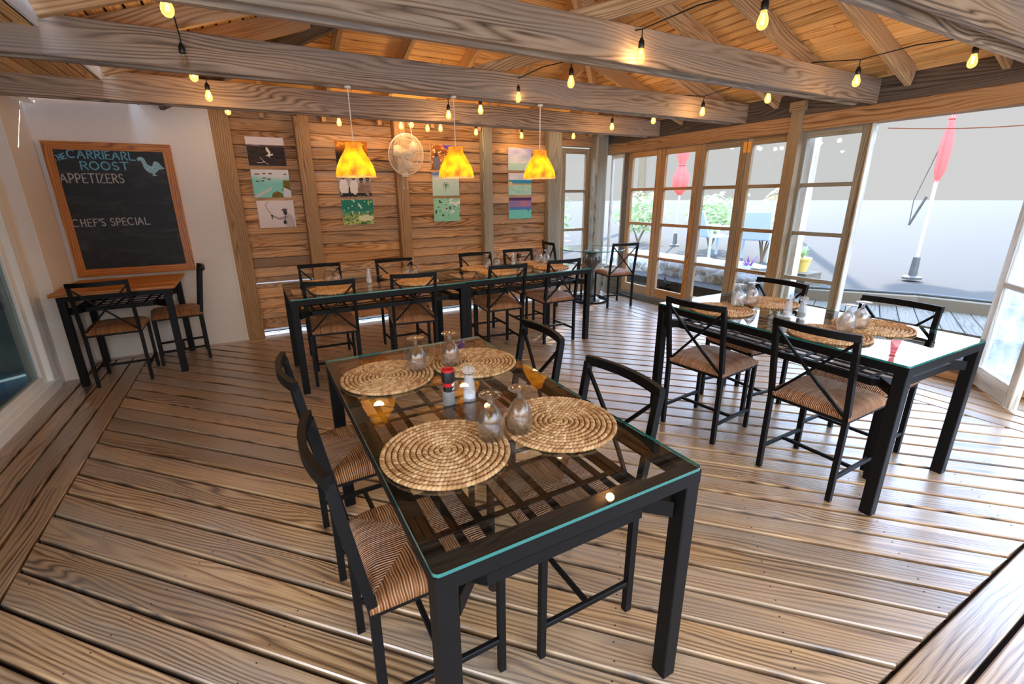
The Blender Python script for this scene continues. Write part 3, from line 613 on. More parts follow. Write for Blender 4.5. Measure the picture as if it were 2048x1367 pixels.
# ---- woven placemats
def make_mat():
    g = G(); rg = random.Random(2); rad = .187; n = 11; pitch = rad/n
    for k in range(n):
        r = pitch*(k+.5); m = max(5, int(2*pi*r/.0125)); tw = R(24)
        for i in range(m):
            a = 2*pi*(i+.5*(k % 2)+rg.uniform(-.08, .08))/m; rot = Matrix.Rotation(a+pi/2+tw, 3, 'Z')
            g.blob((r*cos(a), r*sin(a), .0066+rg.uniform(-.0004, .0006)), (.0118, pitch*.40, .0066), 8, 5, rn=(rg.random(), rg.random()), rot=rot)
    g.lathe([(0, .002), (rad-.006, .002), (rad-.006, .0005), (0, .0005)], 40)
    return tag(g.build('placemat', 'mat', sharp=80), 'x', 'placemat')
mat, mu = make_mat(), []
MT = [((.408, 1.752), 'round woven placemat at the far left of the foreground table'), ((.786, 1.730), 'round woven placemat at the far right of the foreground table'), ((.402, 1.098), 'round woven placemat at the near left of the foreground table'), ((.785, 1.085), 'round woven placemat at the near right of the foreground table'),
      ((2.552, 1.815), 'round woven placemat at the far left of the table by the doorway'), ((2.985, 1.792), 'round woven placemat at the far right of the table by the doorway'), ((2.552, 1.185), 'round woven placemat at the near left of the table by the doorway'), ((2.895, 1.145), 'round woven placemat at the near right of the table by the doorway'),
      ((.500, 4.175), 'golden woven placemat at the left end of the rear tables, on the wall side'), ((.508, 3.815), 'golden woven placemat behind the leftmost chair back of the rear tables'), ((1.190, 4.175), 'golden woven placemat on the wall side before the fan post'), ((1.215, 3.810), 'golden woven placemat behind the second chair back of the rear tables'),
      ((2.000, 4.215), 'golden woven placemat on the wall side of the right rear table, left of the grinder'), ((2.056, 3.900), 'golden woven placemat behind the third chair back of the rear tables'), ((2.690, 4.225), 'golden woven placemat on the wall side at the right end of the rear tables'), ((2.670, 3.900), 'golden woven placemat behind the fourth chair back of the rear tables')]
rg = random.Random(6)
for (x, y), lab in MT: place(mat, mu, (x, y, .7505), rg.uniform(0, 6.28), lab, 'woven placemats')
# ---- upturned stemmed glasses
g = G(); g.lathe([(.0345, 0), (.0375, .012), (.0405, .03), (.0405, .045), (.037, .066), (.029, .086), (.018, .101), (.010, .109), (.0075, .113), (.0085, .119), (.0065, .125), (.009, .1315), (.022, .1365), (.034, .139), (.0355, .141), (.034, .1425), (.015, .143), (0, .1425)], 28)
g.lathe([(0, .1005), (.012, .0985), (.0265, .084), (.0352, .064), (.0388, .045), (.0388, .030), (.036, .012), (.0332, 0), (.0345, 0)], 28)
gob = tag(g.build('wine_glass', 'goblet', sharp=60), 'x', 'glass'); gu = []
GL = [((.533, 1.749), 'upturned stemmed glass on the far left placemat of the foreground table'), ((.680, 1.740), 'upturned stemmed glass on the far right placemat of the foreground table'), ((.545, 1.093), 'upturned stemmed glass on the near left placemat of the foreground table'), ((.643, 1.090), 'upturned stemmed glass on the near right placemat of the foreground table'),
      ((2.700, 1.810), 'left one of two upturned glasses at the far end of the table by the doorway'), ((2.830, 1.800), 'right one of two upturned glasses at the far end of the table by the doorway'), ((2.655, 1.162), 'left one of two upturned glasses at the near end of the table by the doorway'), ((2.790, 1.161), 'right one of two upturned glasses at the near end of the table by the doorway'),
      ((.524, 4.090), 'left glass of the upturned pair at the left end of the rear tables'), ((.585, 4.070), 'right glass of the upturned pair at the left end of the rear tables'), ((1.200, 4.090), 'left glass of the upturned pair near the fan post'), ((1.275, 4.075), 'right glass of the upturned pair near the fan post'),
      ((2.070, 4.160), 'left glass of an upturned pair at the left of the right rear table'), ((2.145, 4.100), 'right glass of an upturned pair at the left of the right rear table'), ((2.725, 4.200), 'upturned glass at the far right end of the rear tables, left of its pair'), ((2.770, 4.130), 'upturned glass at the far right end of the rear tables, right of its pair')]
for (x, y), lab in GL: place(gob, gu, (x, y, .7615), rg.uniform(0, 6.28), lab, 'upturned stemmed glasses')
# ---- mills
def make_mill(fill):
    m = thing('salt_mill' if fill == 'salt' else 'pepper_mill', 'x', 'mill')
    g = G(); g.lathe([(.0235, 0), (.0245, .006), (.024, .03), (.020, .065), (.0165, .092), (.016, .098), (.013, .098), (.0145, .09), (.0175, .065), (.0212, .03), (.0215, .008), (0, .007), (0, 0), (.0235, 0)], 24); g.build('mill_body', 'acrylic', m)
    g = G(); g.lathe([(0, .0085), (.0205, .0085), (.0205, .028), (0, .030)], 20); g.build('mill_filling', fill, m)
    g = G(); g.lathe([(.0162, .098), (.0162, .1035), (.013, .1035)], 20); g.tube([(0, 0, .0), (0, 0, .138)], .0022) if 0 else g.tube([(0, 0, .03), (0, 0, .137)], .002); g.build('mill_collar', 'chrome', m)
    g = G(); g.lathe([(.013, .1035), (.022, .107), (.025, .113), (.0235, .121), (.014, .1265), (.006, .128), (0, .128)], 24); g.build('mill_knob', 'acrylic', m)
    return m
sm, su = make_mill('salt'), []
place(sm, su, (.612, 1.396, .7505), 0, 'clear acrylic salt mill beside the pepper grinder on the foreground table', 'clear mills')
place(sm, su, (2.745, 1.515, .7505), 0, 'clear acrylic salt mill left of its dark partner on the table by the doorway', 'clear mills')
place(sm, su, (.845, 4.000, .7505), 0, 'clear acrylic salt mill between the two settings of the left rear table', 'clear mills')
place(sm, su, (2.44, 4.270, .7505), 0, 'clear acrylic mill just behind the dark pepper grinder on the right rear table', 'clear mills')
pm = make_mill('pepper'); pm.location = (2.790, 1.460, .7505); pm['label'] = 'clear acrylic pepper mill with dark corns on the table by the doorway'
pg = thing('pepper_grinder', 'x', 'pepper grinder')
g = G(); g.lathe([(0, 0), (.021, 0), (.0225, .004), (.0225, .038), (.019, .047), (.0175, .050)], 22); g.build('glass_jar', 'acrylic', pg)
g = G(); g.lathe([(0, .003), (.0195, .003), (.0195, .036), (0, .036)], 18); g.build('peppercorns', 'pepper', pg)
g = G(); g.lathe([(.0185, .049), (.0185, .082)], 22); g.lathe([(.0187, .068), (.0187, .081)], 22, mi=1)
for k in range(5): a = -2.2+.35*k; g.box(.0186*cos(a)-.002, .0186*cos(a)+.002, .0186*sin(a)-.002, .0186*sin(a)+.002, .070, .079, mi=2); g.box(.0186*cos(a+.1)-.003, .0186*cos(a+.1)+.003, .0186*sin(a+.1)-.002, .0186*sin(a+.1)+.002, .056, .0605, mi=2)
g.build('label_sleeve', ['black', 'red', 'white'], pg)
g = G(); g.lathe([(.0195, .082), (.023, .086), (.024, .118), (.0225, .124)], 22); g.build('grinder_cap', 'black', pg)
g = G(); g.lathe([(.0228, .1235), (.0222, .130), (.019, .131), (.0185, .126), (0, .125)], 22); g.build('cap_ring', 'red', pg)
pu = []
place(pg, pu, (.535, 1.401, .7505), R(60), 'black pepper grinder with a red cap ring on the foreground table', 'pepper grinders')
place(pg, pu, (2.470, 4.200, .7505), 0, 'black and red pepper grinder on the right rear table', 'pepper grinders')
# ================================================================== ON THE WALLS
# blackboard with hand lettering
bb = thing('blackboard', 'large orange framed blackboard with chalk lettering and a rooster drawing', 'blackboard', (-.985, 5.475, 0))
x0, x1, z0, z1, fw = -.449, .449, .795, 1.945, .066
g = G(); g.box(x0+.02, x1-.02, -.022, -.004, z0+.02, z1-.02); g.build('board', 'slate', bb)
g = G(); zf = lambda v: Vector((v[0], -.036-v[2]*1.0, v[1]))
for P in ([(x0, z0), (x1, z0), (x1-fw, z0+fw), (x0+fw, z0+fw)], [(x0, z1), (x0+fw, z1-fw), (x1-fw, z1-fw), (x1, z1)], [(x0, z0), (x0+fw, z0+fw), (x0+fw, z1-fw), (x0, z1)], [(x1, z0), (x1, z1), (x1-fw, z1-fw), (x1-fw, z0+fw)]):
    rn = (random.random(), random.random()); vert = abs(P[0][0]-P[-1][0]) < .001 or abs(P[0][0]-P[1][0]) < .001
    n0 = len(g.f); g.prism(P, zf, .036, rn=rn)
    if vert: g.uv[n0:] = [[(b, a) for a, b in u] for u in g.uv[n0:]]
g.build('frame', 'orange', bb)
def arc(cx, cy, rx, ry, a0, a1, n=10): return [(cx+rx*cos(R(a0+(a1-a0)*k/n)), cy+ry*sin(R(a0+(a1-a0)*k/n))) for k in range(n+1)]
LET = {'A': [[(0, 0), (.45, 1), (.9, 0)], [(.18, .36), (.72, .36)]], 'C': [arc(.5, .5, .5, .5, 50, 310)], 'R': [[(.08, 0), (.08, 1)], [(.08, 1)]+arc(.35, .75, .33, .25, 90, -90, 8)+[(.08, .5)], [(.3, .5), (.75, 0)]],
       'I': [[(.1, 0), (.1, 1)]], 'E': [[(.62, 1), (.08, 1), (.08, 0), (.66, 0)], [(.08, .52), (.55, .52)]], 'L': [[(.08, 1), (.08, 0), (.8, 0)]], 'O': [arc(.45, .5, .45, .5, 90, 450, 18)], 'S': [arc(.33, .75, .28, .25, 40, 270, 8)+arc(.33, .25, .30, .25, 90, -150, 8)],
       'T': [[(0, 1), (.85, 1)], [(.42, 1), (.42, 0)]], 'H': [[(.08, 0), (.08, 1)], [(.7, 0), (.7, 1)], [(.08, .5), (.7, .5)]], 'P': [[(.08, 0), (.08, 1)], [(.08, 1)]+arc(.35, .72, .33, .28, 90, -90, 8)+[(.08, .44)]],
       'Z': [[(.05, 1), (.7, 1), (.02, 0), (.75, 0)]], 'F': [[(.62, 1), (.08, 1), (.08, 0)], [(.08, .52), (.5, .52)]], "'": [[(.12, 1), (.06, .75)]], ' ': []}
WD = {'A': .95, 'C': 1.0, 'R': .8, 'I': .28, 'E': .74, 'L': .82, 'O': .95, 'S': .72, 'T': .9, 'H': .82, 'P': .74, 'Z': .8, 'F': .7, "'": .22, ' ': .5}
def stroke(g, pts, w, y=-.0235):
    rn = (0, 0); b = len(g.v)
    for i, (x, z) in enumerate(pts):
        p, q = pts[max(i-1, 0)], pts[min(i+1, len(pts)-1)]; d = Vector((q[0]-p[0], q[1]-p[1])); d = d.normalized() if d.length else Vector((1, 0)); n = Vector((-d.y, d.x))*w/2
        for yy in (y, y+.0012): g.v.append(Vector((x+n.x, yy, z+n.y))); g.v.append(Vector((x-n.x, yy, z-n.y)))
    for i in range(len(pts)-1):
        a, c = b+4*i, b+4*i+4; g.face([a, a+1, c+1, c]); g.face([a, c, c+2, a+2]); g.face([a+1, a+3, c+3, c+1])
    for (x, z) in (pts[0], pts[-1]): g.prism([(x+w/2*cos(k), z+w/2*sin(k)) for k in [2*pi*j/8 for j in range(8)]], lambda v: Vector((v[0], y+.0001-v[2]*1.0, v[1])), .001)
def lettering(txt, xa, za, xb, zb_, h, w, mat, name='lettering'):
    """hand printed capitals along the line (xa,za)-(xb,zb)"""
    tot = sum(WD[c] for c in txt)-.1; L = math.hypot(xb-xa, zb_-za); ux, uz = (xb-xa)/L, (zb_-za)/L; sx_ = L/tot; g = G(); cur = 0; rj = random.Random(len(txt))
    for c in txt:
        for st in LET[c]:
            P = []
            if len(st) < 4:   # densify straight strokes: one ribbon per segment
                for a, b in zip(st[:-1], st[1:]):
                    seg = []
                    for e in (a, b): lx, lz = (cur+e[0]*.80)*sx_, e[1]*h; seg.append((xa+ux*lx-uz*lz, za+uz*lx+ux*lz))
                    stroke(g, seg, w)
            else:
                for e in st: lx, lz = (cur+e[0]*.80)*sx_, e[1]*h; P.append((xa+ux*lx-uz*lz, za+uz*lx+ux*lz))
                stroke(g, P, w)
        cur += WD[c]
    g.build(name, mat, bb)
ox = .985
lettering('THE', -1.378+ox, 1.782, -1.288+ox, 1.812, .042, .010, 'chalkblue'); lettering('CARRIEARL', -1.283+ox, 1.817, -.815+ox, 1.806, .064, .011, 'chalkblue'); lettering('ROOST', -1.215+ox, 1.722, -.868+ox, 1.722, .064, .011, 'chalkblue')
lettering('APPETIZERS', -1.372+ox, 1.612, -.93+ox, 1.612, .074, .009, 'chalkwhite'); lettering("CHEF'S SPECIAL", -1.372+ox, 1.240, -.812+ox, 1.245, .062, .008, 'chalkwhite')
g = G(); rx = lambda a, b: (-.803+a*.19+ox, 1.675+b*.16)
body = [(0.02, .93), (.10, 1.0), (.20, .98), (.27, .86), (.33, .62), (.45, .50), (.55, .52), (.60, .70), (.68, .78), (.80, .70), (.92, .46), (1.0, .40), (.86, .36), (.74, .34), (.66, .22), (.56, .14), (.58, .04), (.66, .0), (.54, .02), (.46, .0), (.50, .06), (.49, .13), (.38, .16), (.26, .28), (.19, .46), (.17, .66), (.13, .80), (.05, .84), (.02, .78), (-.01, .86)]
cx_ = [rx(*p) for p in body]
from mathutils.geometry import tessellate_polygon
b0 = len(g.v)
for p in cx_: g.v.append(Vector((p[0], -.0228, p[1])))
for tr in tessellate_polygon([[Vector((p[0], p[1], 0)) for p in cx_]]): g.face([b0+q for q in tr])
for k in range(len(cx_)): stroke(g, [cx_[k-1], cx_[k]], .004)
for p in ([(.30, .36), (.42, .30), (.56, .32)], [(.26, .46), (.40, .38), (.58, .42)], [(.64, .66), (.74, .60), (.86, .48)], [(.62, .54), (.74, .48), (.86, .42)], [(.22, .70), (.26, .60)], [(.08, .93), (.10, .92)]): stroke(g, [rx(*q) for q in p], .0035, y=-.0245)
g.build('rooster_drawing', 'chalkpale', bb)
# conduit pipe above the left pier
cp = thing('conduit_pipe', 'short white conduit pipe under the soffit above the left pier', 'pipe', (-1.40, 5.1, 2.235))
g = G(); g.tube([(-.17, 0, 0), (-.09, .12, .0), (0.0, .33, .0)], .016); g.build('pipe', 'white', cp); g = G(); g.lathe([(0, 0), (.02, 0), (.02, .04), (0, .04)], 12, T=Matrix.Rotation(R(-70), 3, 'X'), c=(-.02, .28, 0)); g.build('coupling', 'white', cp)
# ---- canvas prints: each print is a fine colour mesh
def vn(x, y, sd=0):   # value noise
    xi, yi = math.floor(x), math.floor(y); fx, fy = x-xi, y-yi; fx, fy = fx*fx*(3-2*fx), fy*fy*(3-2*fy)
    h = lambda a, b: (math.sin(a*127.1+b*311.7+sd*74.7)*43758.5453) % 1
    return (h(xi, yi)*(1-fx)+h(xi+1, yi)*fx)*(1-fy)+(h(xi, yi+1)*(1-fx)+h(xi+1, yi+1)*fx)*fy
fb = lambda x, y, sd=0: .55*vn(x, y, sd)+.3*vn(2*x, 2*y, sd+1)+.15*vn(4*x, 4*y, sd+2)
def lerp(a, b, t): t = max(0, min(1, t)); return tuple(p+(q-p)*t for p, q in zip(a, b))
def ell(x, y, cx, cy, rx, ry, a=0):
    c, s_ = cos(R(a)), sin(R(a)); dx, dy = x-cx, y-cy; u, v = dx*c+dy*s_, -dx*s_+dy*c; return (u/rx)**2+(v/ry)**2 < 1
def seg(x, y, a, b, c, d, w):
    L2 = (c-a)**2+(d-b)**2; t = max(0, min(1, ((x-a)*(c-a)+(y-b)*(d-b))/L2)); return math.hypot(x-a-t*(c-a), y-b-t*(d-b)) < w
def p_bird(x, y):
    c = (226, 216, 222) if y > .70+.03*fb(x*4, 1) else lerp((40, 26, 22), (74, 56, 48), fb(x*9, y*30, 3)*1.3-.3)
    if .66 < y < .74: c = lerp(c, (110, 90, 86), .5)
    if ell(x, y, .57, .42, .03, .13, -6) or ell(x, y, .54, .56, .035, .10, 12) or ell(x, y, .60, .39, .075, .028, 8) or ell(x, y, .52, .36, .03, .03): c = (236, 226, 222)
    if seg(x, y, .22, .10, .42, .13, .010) or seg(x, y, .42, .13, .32, .28, .008) or seg(x, y, .42, .13, .52, .04, .008): c = (214, 204, 200)
    return c
def p_aqua(x, y):
    c = lerp((222, 224, 230), (128, 210, 198), (.72-y+.14*(fb(x*3, y*3, 5)-.5)-.1*x+.12)*4); c = lerp(c, (160, 224, 212), fb(x*5, y*9, 2)*.5 if y < .6 else 0)
    for cx, cy, r in ((.14, .58, .05), (.27, .60, .05), (.33, .70, .06), (.45, .66, .06), (.5, .86, .05), (.15, .84, .08), (.34, .86, .05), (.9, .84, .05)):
        if ell(x, y, cx, cy, r, .018): c = (104, 84, 66)
    if seg(x, y, .06, .04, .46, .33, .035): c = (232, 226, 226) if not seg(x, y, .06, .04, .46, .33, .02) else (204, 196, 200)
    if x > .74+.10*fb(2, y*7, 4) and .18 < y < .62 or (x-.62)**2*2.2+(y+.02)**2 < .045+.02*fb(x*9, y*9): c = lerp((92, 84, 20), (150, 120, 40), fb(x*20, y*20, 8))
    if x > .80 and y < .2+.2*fb(x*6, y*6, 9): c = (214, 222, 230)
    return c
def p_angler(x, y):
    c = lerp((226, 214, 216), (236, 228, 228), y)
    if seg(x, y, .22, .82, .36, .46, .006) or seg(x, y, .22, .82, .30, .95, .006): c = (80, 66, 64)
    if ell(x, y, .82, .22, .15, .30, 8): c = (196, 186, 186) if fb(x*14, y*14, 3) > .35 else (150, 140, 142)
    if seg(x, y, .38, .42, .58, .32, .035) or seg(x, y, .58, .32, .76, .38, .05): c = (170, 160, 162)
    if ell(x, y, .37, .44, .035, .05) or ell(x, y, .36, .35, .02, .03): c = (64, 54, 54)
    if ell(x, y, .74, .56, .055, .105) : c = (66, 56, 56)
    if ell(x, y, .735, .66, .075, .04) or seg(x, y, .65, .64, .72, .65, .018): c = (92, 86, 90)
    if ell(x, y, .70, .19, .05, .07): c = (58, 50, 52)
    if seg(x, y, .74, .44, .70, .22, .008): c = (50, 46, 52)
    return c
def p_sunset(x, y):
    c = lerp((34, 20, 14), (190, 110, 30), (y+.18*(fb(x*4, y*4, 2)-.5)-.55+.25*abs(x-.3))*4)
    if y > .78 and fb(x*9, y*9, 4) > .6: c = (232, 170, 60)
    if y < .28 and .08 < x < .34 and fb(x*12, 1, 6) > .4: c = (206, 196, 196)
    return c
def p_four(x, y):
    c = lerp((206, 200, 202), (150, 140, 142), fb(x*4, y*4, 1)) if y > .45 else (60, 54, 56) if fb(x*9, y*9, 5) > .5 else (180, 172, 174)
    for cx, h in ((.14, .78), (.46, .76), (.70, .66), (.90, .72)):
        if ell(x, y, cx, h-.42, .135, .34): c = (232, 228, 228) if cx < .6 else lerp((196, 170, 150), (120, 90, 80), fb(x*10, y*10, 3))
        if ell(x, y, cx, h, .062, .115): c = (58, 44, 42)
        if ell(x, y, cx, h-.05, .03, .018): c = (220, 214, 210)
    if y < .14 and fb(x*8, y*12, 7) > .45: c = (36, 32, 34)
    return c
def p_reef(x, y):
    c = lerp((186, 204, 120), (38, 130, 112), (y-.28+.2*(fb(x*6, y*6, 1)-.5))*3)
    if y < .5 and fb(x*22, y*22, 6) > .55: c = lerp(c, (48, 88, 50), .8)
    if ell(x, y, .74, .26, .24, .13) and fb(x*8, y*8, 2) > .3: c = (226, 234, 190)
    if y > .42 and vn(x*15, y*12, 9) > .80: c = (206, 232, 218)
    if ell(x, y, .86, .86, .03, .10): c = (150, 206, 130)
    return c
def p_party(x, y):
    c = lerp((120, 66, 24), (224, 140, 60), fb(x*5+y*4, y*7, 3)*1.6-.3)
    if x+y*.9 > 1.25+.1*fb(x*8, y*8): c = lerp((64, 40, 150), (150, 110, 220), fb(x*12, y*12, 1))
    if fb(x*14, y*14, 5) > .66: c = (250, 220, 180)
    if ell(x, y, .2, .28, .14, .28) : c = (110, 112, 126)
    if ell(x, y, .2, .58, .06, .09): c = (64, 60, 66)
    return c
def p_sandbar(x, y):
    c = (76, 104, 170) if y > .88 else lerp((170, 214, 200), (206, 214, 206), y) if y < .74 else lerp((206, 214, 206), (120, 150, 190), (y-.74)*7)
    c = lerp(c, (224, 234, 228), fb(x*7, y*16, 2)*.4)
    for a in range(7):
        if seg(x, y, .50, .46, .50+.13*cos(R(a*51+20)), .46+.13*sin(R(a*51+20)), .012): c = (70, 112, 84)
    if seg(x, y, .5, .46, .47, .22, .012): c = (90, 122, 96)
    return c
def p_boats(x, y):
    c = lerp((130, 208, 176), (170, 226, 200), fb(x*6, y*6, 4))
    if x > .60 and y > .62 and fb(x*6, y*9, 1) > .5 or ell(x, y, .70, .42, .09, .06, 30) or ell(x, y, .44, .49, .09, .035, -10): c = (228, 240, 236)
    if ell(x, y, .44, .49, .05, .015, -10): c = (90, 100, 110)
    if vn(x*13, y*11, 3) > .86: c = (58, 76, 62)
    return c
def p_sky(x, y):
    c = lerp((226, 240, 232), (168, 166, 224), (y-.3)*1.7); c = lerp(c, (236, 234, 246), fb(x*3, y*5, 2)*1.5-.3 if y > .35 else 0)
    if y < .32: c = lerp((176, 226, 206), (220, 238, 230), fb(x*4, y*10, 6))
    for q in (.46, .55, .64):
        if ell(x, y, q, .47, .016, .02): c = (40, 40, 50)
    return c
def p_beach(x, y):
    c = lerp((186, 186, 226), (236, 234, 246), fb(x*4, y*5, 3)*1.3) if y > .70 else (54, 156, 196) if y > .53 else (206, 170, 110) if y > .47 else lerp((140, 214, 196), (214, 232, 220), fb(x*8, y*8, 4))
    if .42 < y < .62 and x < .12+.6*(.62-y): c = (226, 200, 150)
    return c
def p_dusk(x, y):
    c = lerp((206, 130, 150), (120, 130, 200), fb(x*3, y*4, 1)*1.4-.2) if y > .45 else (120, 214, 204); c = lerp(c, (70, 130, 210), .8 if .42 < y < .56 else 0)
    if y > .86: c = (92, 60, 110)
    if seg(x, y, .86, .30, .86, .40, .012) or ell(x, y, .86, .42, .03, .03): c = (40, 60, 70)
    return c
PR = [[(p_bird, 'canvas print of a white bird over dark ground, top of the leftmost column'), (p_aqua, 'canvas print of turquoise water with a white jetty, middle of the leftmost column'), (p_angler, 'pale canvas print of a person casting a fishing rod, bottom of the leftmost column')],
      [(p_sunset, 'dark orange canvas print mostly hidden behind the left pendant lamp'), (p_four, 'black and white canvas print of four seated people'), (p_reef, 'green underwater canvas print with white specks')],
      [(p_party, 'orange and purple canvas print half behind the middle pendant lamp'), (p_sandbar, 'pale sand canvas print with a small green palm, middle of the third column'), (p_boats, 'mint green canvas print of small white boats seen from above')],
      [(p_sky, 'canvas print of lilac sky over pale green sea, top of the rightmost column'), (p_beach, 'canvas print of a turquoise beach, middle of the rightmost column'), (p_dusk, 'canvas print of a purple and pink sky over turquoise water')]]
PX = [(.09, .445), (.951, 1.306), (2.055, 2.41), (3.128, 3.483)]; PZ = [(1.788, 2.064), (1.473, 1.752), (1.163, 1.443)]
for ci, (xa, xb) in enumerate(PX):
    for ri, (za, zb_) in enumerate(PZ):
        fn, lab = PR[ci][ri]; jx = (.012*ri if ci < 1 else .006*ri)*.5
        o = thing('canvas_print', lab, 'picture', (xa+jx, 5.618, za), group='canvas prints on the timber wall'); w_, h_ = xb-xa, zb_-za
        g = G(); g.box(0, w_, -.020, 0, 0, h_, ch=.002); g.build('canvas', 'white', o)
        g = G(); nx, ny = 64, 50
        for j in range(ny+1):
            for i in range(nx+1): g.v.append(Vector((.001+(w_-.002)*i/nx, -.0212, .001+(h_-.002)*j/ny)))
        for j in range(ny):
            for i in range(nx):
                c = srgb(*fn((i+.5)/nx, (j+.5)/ny)); a = j*(nx+1)+i; g.face([a, a+1, a+nx+2, a+nx+1], col=c)
        g.build('print', 'print', o)
# ---- wall fan
fan = thing('wall_fan', 'white oscillating wall fan mounted on the timber post', 'fan', (1.665, 5.52, 1.90))
g = G(); g.box(-.05, .05, -.03, 0, -.16, .0); g.build('wall_bracket', 'plasticwhite', fan)
g = G(); g.tube([(0, -.03, -.1), (0, -.07, -.06), (0, -.075, 0)], .018, 10); g.build('neck', 'plasticwhite', fan)
FT = Matrix.Rotation(R(8), 3, 'X') @ Matrix.Rotation(R(10), 3, 'Z') @ Matrix.Rotation(R(90), 3, 'X')   # local z of the lathe points to the room
FC = Vector((0, -.20, .015)); fT = lambda r, a, z: FT @ Vector((r*cos(a), r*sin(a), z))+FC
g = G(); g.lathe([(0, -.13), (.05, -.125), (.062, -.09), (.06, -.04), (.03, -.03), (0, -.03)], 20, T=FT, c=FC); g.build('motor_housing', 'plasticwhite', fan)
bladem = plain('milky_fan_blade', srgb(226, 212, 190), .3)
for k in range(3):
    g = G(); b0 = len(g.v); n = 9
    for i in range(n+1):
        for s_ in (0, 1):
            t_ = i/n; r_ = .035+.135*t_; wv = (.25+.62*sin(pi*min(1, t_*1.02))**.6)*.75 if t_ < .98 else .35; a = 2*pi*k/3+.52+(wv*.85 if s_ else -wv*.85)+.25*t_; g.v.append(fT(r_, a, .012 if s_ else -.012))
    for i in range(n): a = b0+2*i; g.face([a, a+1, a+3, a+2], None, (0, 0), 0, True)
    o = g.build('blade', bladem, fan); md = o.modifiers.new('thickness', 'SOLIDIFY'); md.thickness = .003
g = G()
for z_, rs in ((.055, (.06, .085, .11, .135, .16, .185, .20)), (-.035, (.07, .12, .17, .20))):
    for r_ in rs:
        bz = z_*(1-(r_/.222)**4) if r_ < .21 else 0
        g.tube([fT(r_, 2*pi*k/40, bz) for k in range(40)], .0011, 5, closed=True)
    for k in range(72):
        a = 2*pi*k/72; g.tube([fT(r_, a+(.25*(r_/.21)), z_*(1-(r_/.222)**4)) for r_ in (.055, .10, .15, .19, .212)], .0009, 4, cap=False)
g.tube([fT(.214, 2*pi*k/48, 0) for k in range(48)], .006, 8, closed=True); g.build('guard', 'plasticwhite', fan)
g = G(); g.lathe([(0, .062), (.05, .060), (.055, .050), (.055, .045)], 24, T=FT, c=FC)
g.build('hub_badge', plain('grey_badge', srgb(196, 186, 170), .35), fan)
g = G()
for k in range(7): p = FT @ Vector((-.034+.010*k, .002+.006*(k % 2), .0628))+FC; q = FT @ Vector((-.028+.010*k, -.006+.004*(k % 3), .0628))+FC; g.tube([p, q], .0016, 5)
g.build('badge_script', plain('blue_grey_ink', srgb(60, 66, 84), .5), fan)
for x in (-.02, .025):
    g = G(); g.tube([(x, -.10, -.1), (x, -.10, -.33)], .0016, 5); g.blob((x, -.10, -.338), (.007, .007, .010)); g.build('pull_cord', 'white', fan)
g = G(); g.tube([(.09, -.02, .40), (.13, -.03, .30), (.125, -.05, .22), (.19, -.08, .12), (.18, -.10, -.02), (.10, -.13, -.11), (.02, -.10, -.12)], .0035, 6); g.build('power_cord', 'white', fan)
g = G(); g.box(-.035, .035, -.115, -.065, -.215, -.16); g.build('switch_box', 'plasticwhite', fan)
# ---- pendant lamps
def make_pendant():
    p = thing('pendant_lamp', 'x', 'lamp')
    g = G(); g.lathe([(.136, 0), (.132, .035), (.120, .075), (.100, .115), (.078, .150), (.062, .175), (.056, .195), (.056, .218), (.052, .222), (0, .222)], 36); g.lathe([(.136, 0), (.1365, .003), (.134, .004)], 36, mi=1)
    g.build('shade', ['shade', 'white'], p)
    g = G(); g.tube([(0, 0, .22), (0, 0, .565)], .0035, 6); g.build('cord', 'plasticwhite', p)
    g = G(); g.lathe([(0, .568), (.022, .568), (.022, .555), (0, .552)], 16); g.build('ceiling_rose', 'plasticwhite', p)
    g = G(); g.blob((0, 0, .09), (.028, .028, .034), 12, 8); g.lathe([(.014, .12), (.014, .2)], 10); g.build('bulb', 'innerbulb', p)
    return p
pn, pu = make_pendant(), []
for x, lab in ((.712, 'leftmost yellow mottled pendant lamp'), (1.470, 'middle yellow mottled pendant lamp between the fan and the post'), (2.232, 'rightmost yellow mottled pendant lamp')):
    place(pn, pu, (x, 3.455, 1.597), 0, lab, 'yellow pendant lamps')
    li = bpy.data.lights.new('pendant_light', 'POINT'); li.energy = 3.6; li.color = (1, .72, .36); li.shadow_soft_size = .04
    lo = bpy.data.objects.new('pendant_light', li); COL.objects.link(lo); lo.location = (x, 3.455, 1.66)
# ---- string lights
def bulb_parts(root, x, y, z, lit):
    """socket hanging from the cord at (x, y); z is the centre of the bulb"""
    T0 = Vector((x, y, z)); g = G(); g.lathe([(0, .085), (.008, .083), (.010, .075), (.016, .066), (.0165, .036), (.014, .032), (.0, .032)], 14, c=T0); g.tube([T0+Vector((0, 0, .082)), T0+Vector((.002, .001, .10)), T0+Vector((0, 0, .125))], .0032, 6)
    s_ = g.build('lamp_socket', 'black', root)
    if lit:
        li = bpy.data.lights.new('bulb_light', 'POINT'); li.energy = 3.0; li.color = (1, .66, .32); li.shadow_soft_size = .03; lo = bpy.data.objects.new('bulb_light', li); COL.objects.link(lo); lo.location = Vector(root.location)+Vector((x, y, z-.012))
    g = G(); g.lathe([(.013, .036), (.0135, .026), (.018, .012), (.0235, -.006), (.0240, -.018), (.021, -.031), (.013, -.040), (.004, -.043), (0, -.0435)], 18, c=T0); g.build('bulb_glass', 'litbulb' if lit else 'clearbulb', s_)
    g = G()
    for k in range(3): a = 2.1*k; g.tube([T0+Vector((.004*cos(a), .004*sin(a), .02)), T0+Vector((.007*cos(a+.4), .007*sin(a+.4), -.022))], .0014, 5)
    g.build('filament', 'filament' if lit else 'brass', s_)
K = 1.07; ZB = 2.199
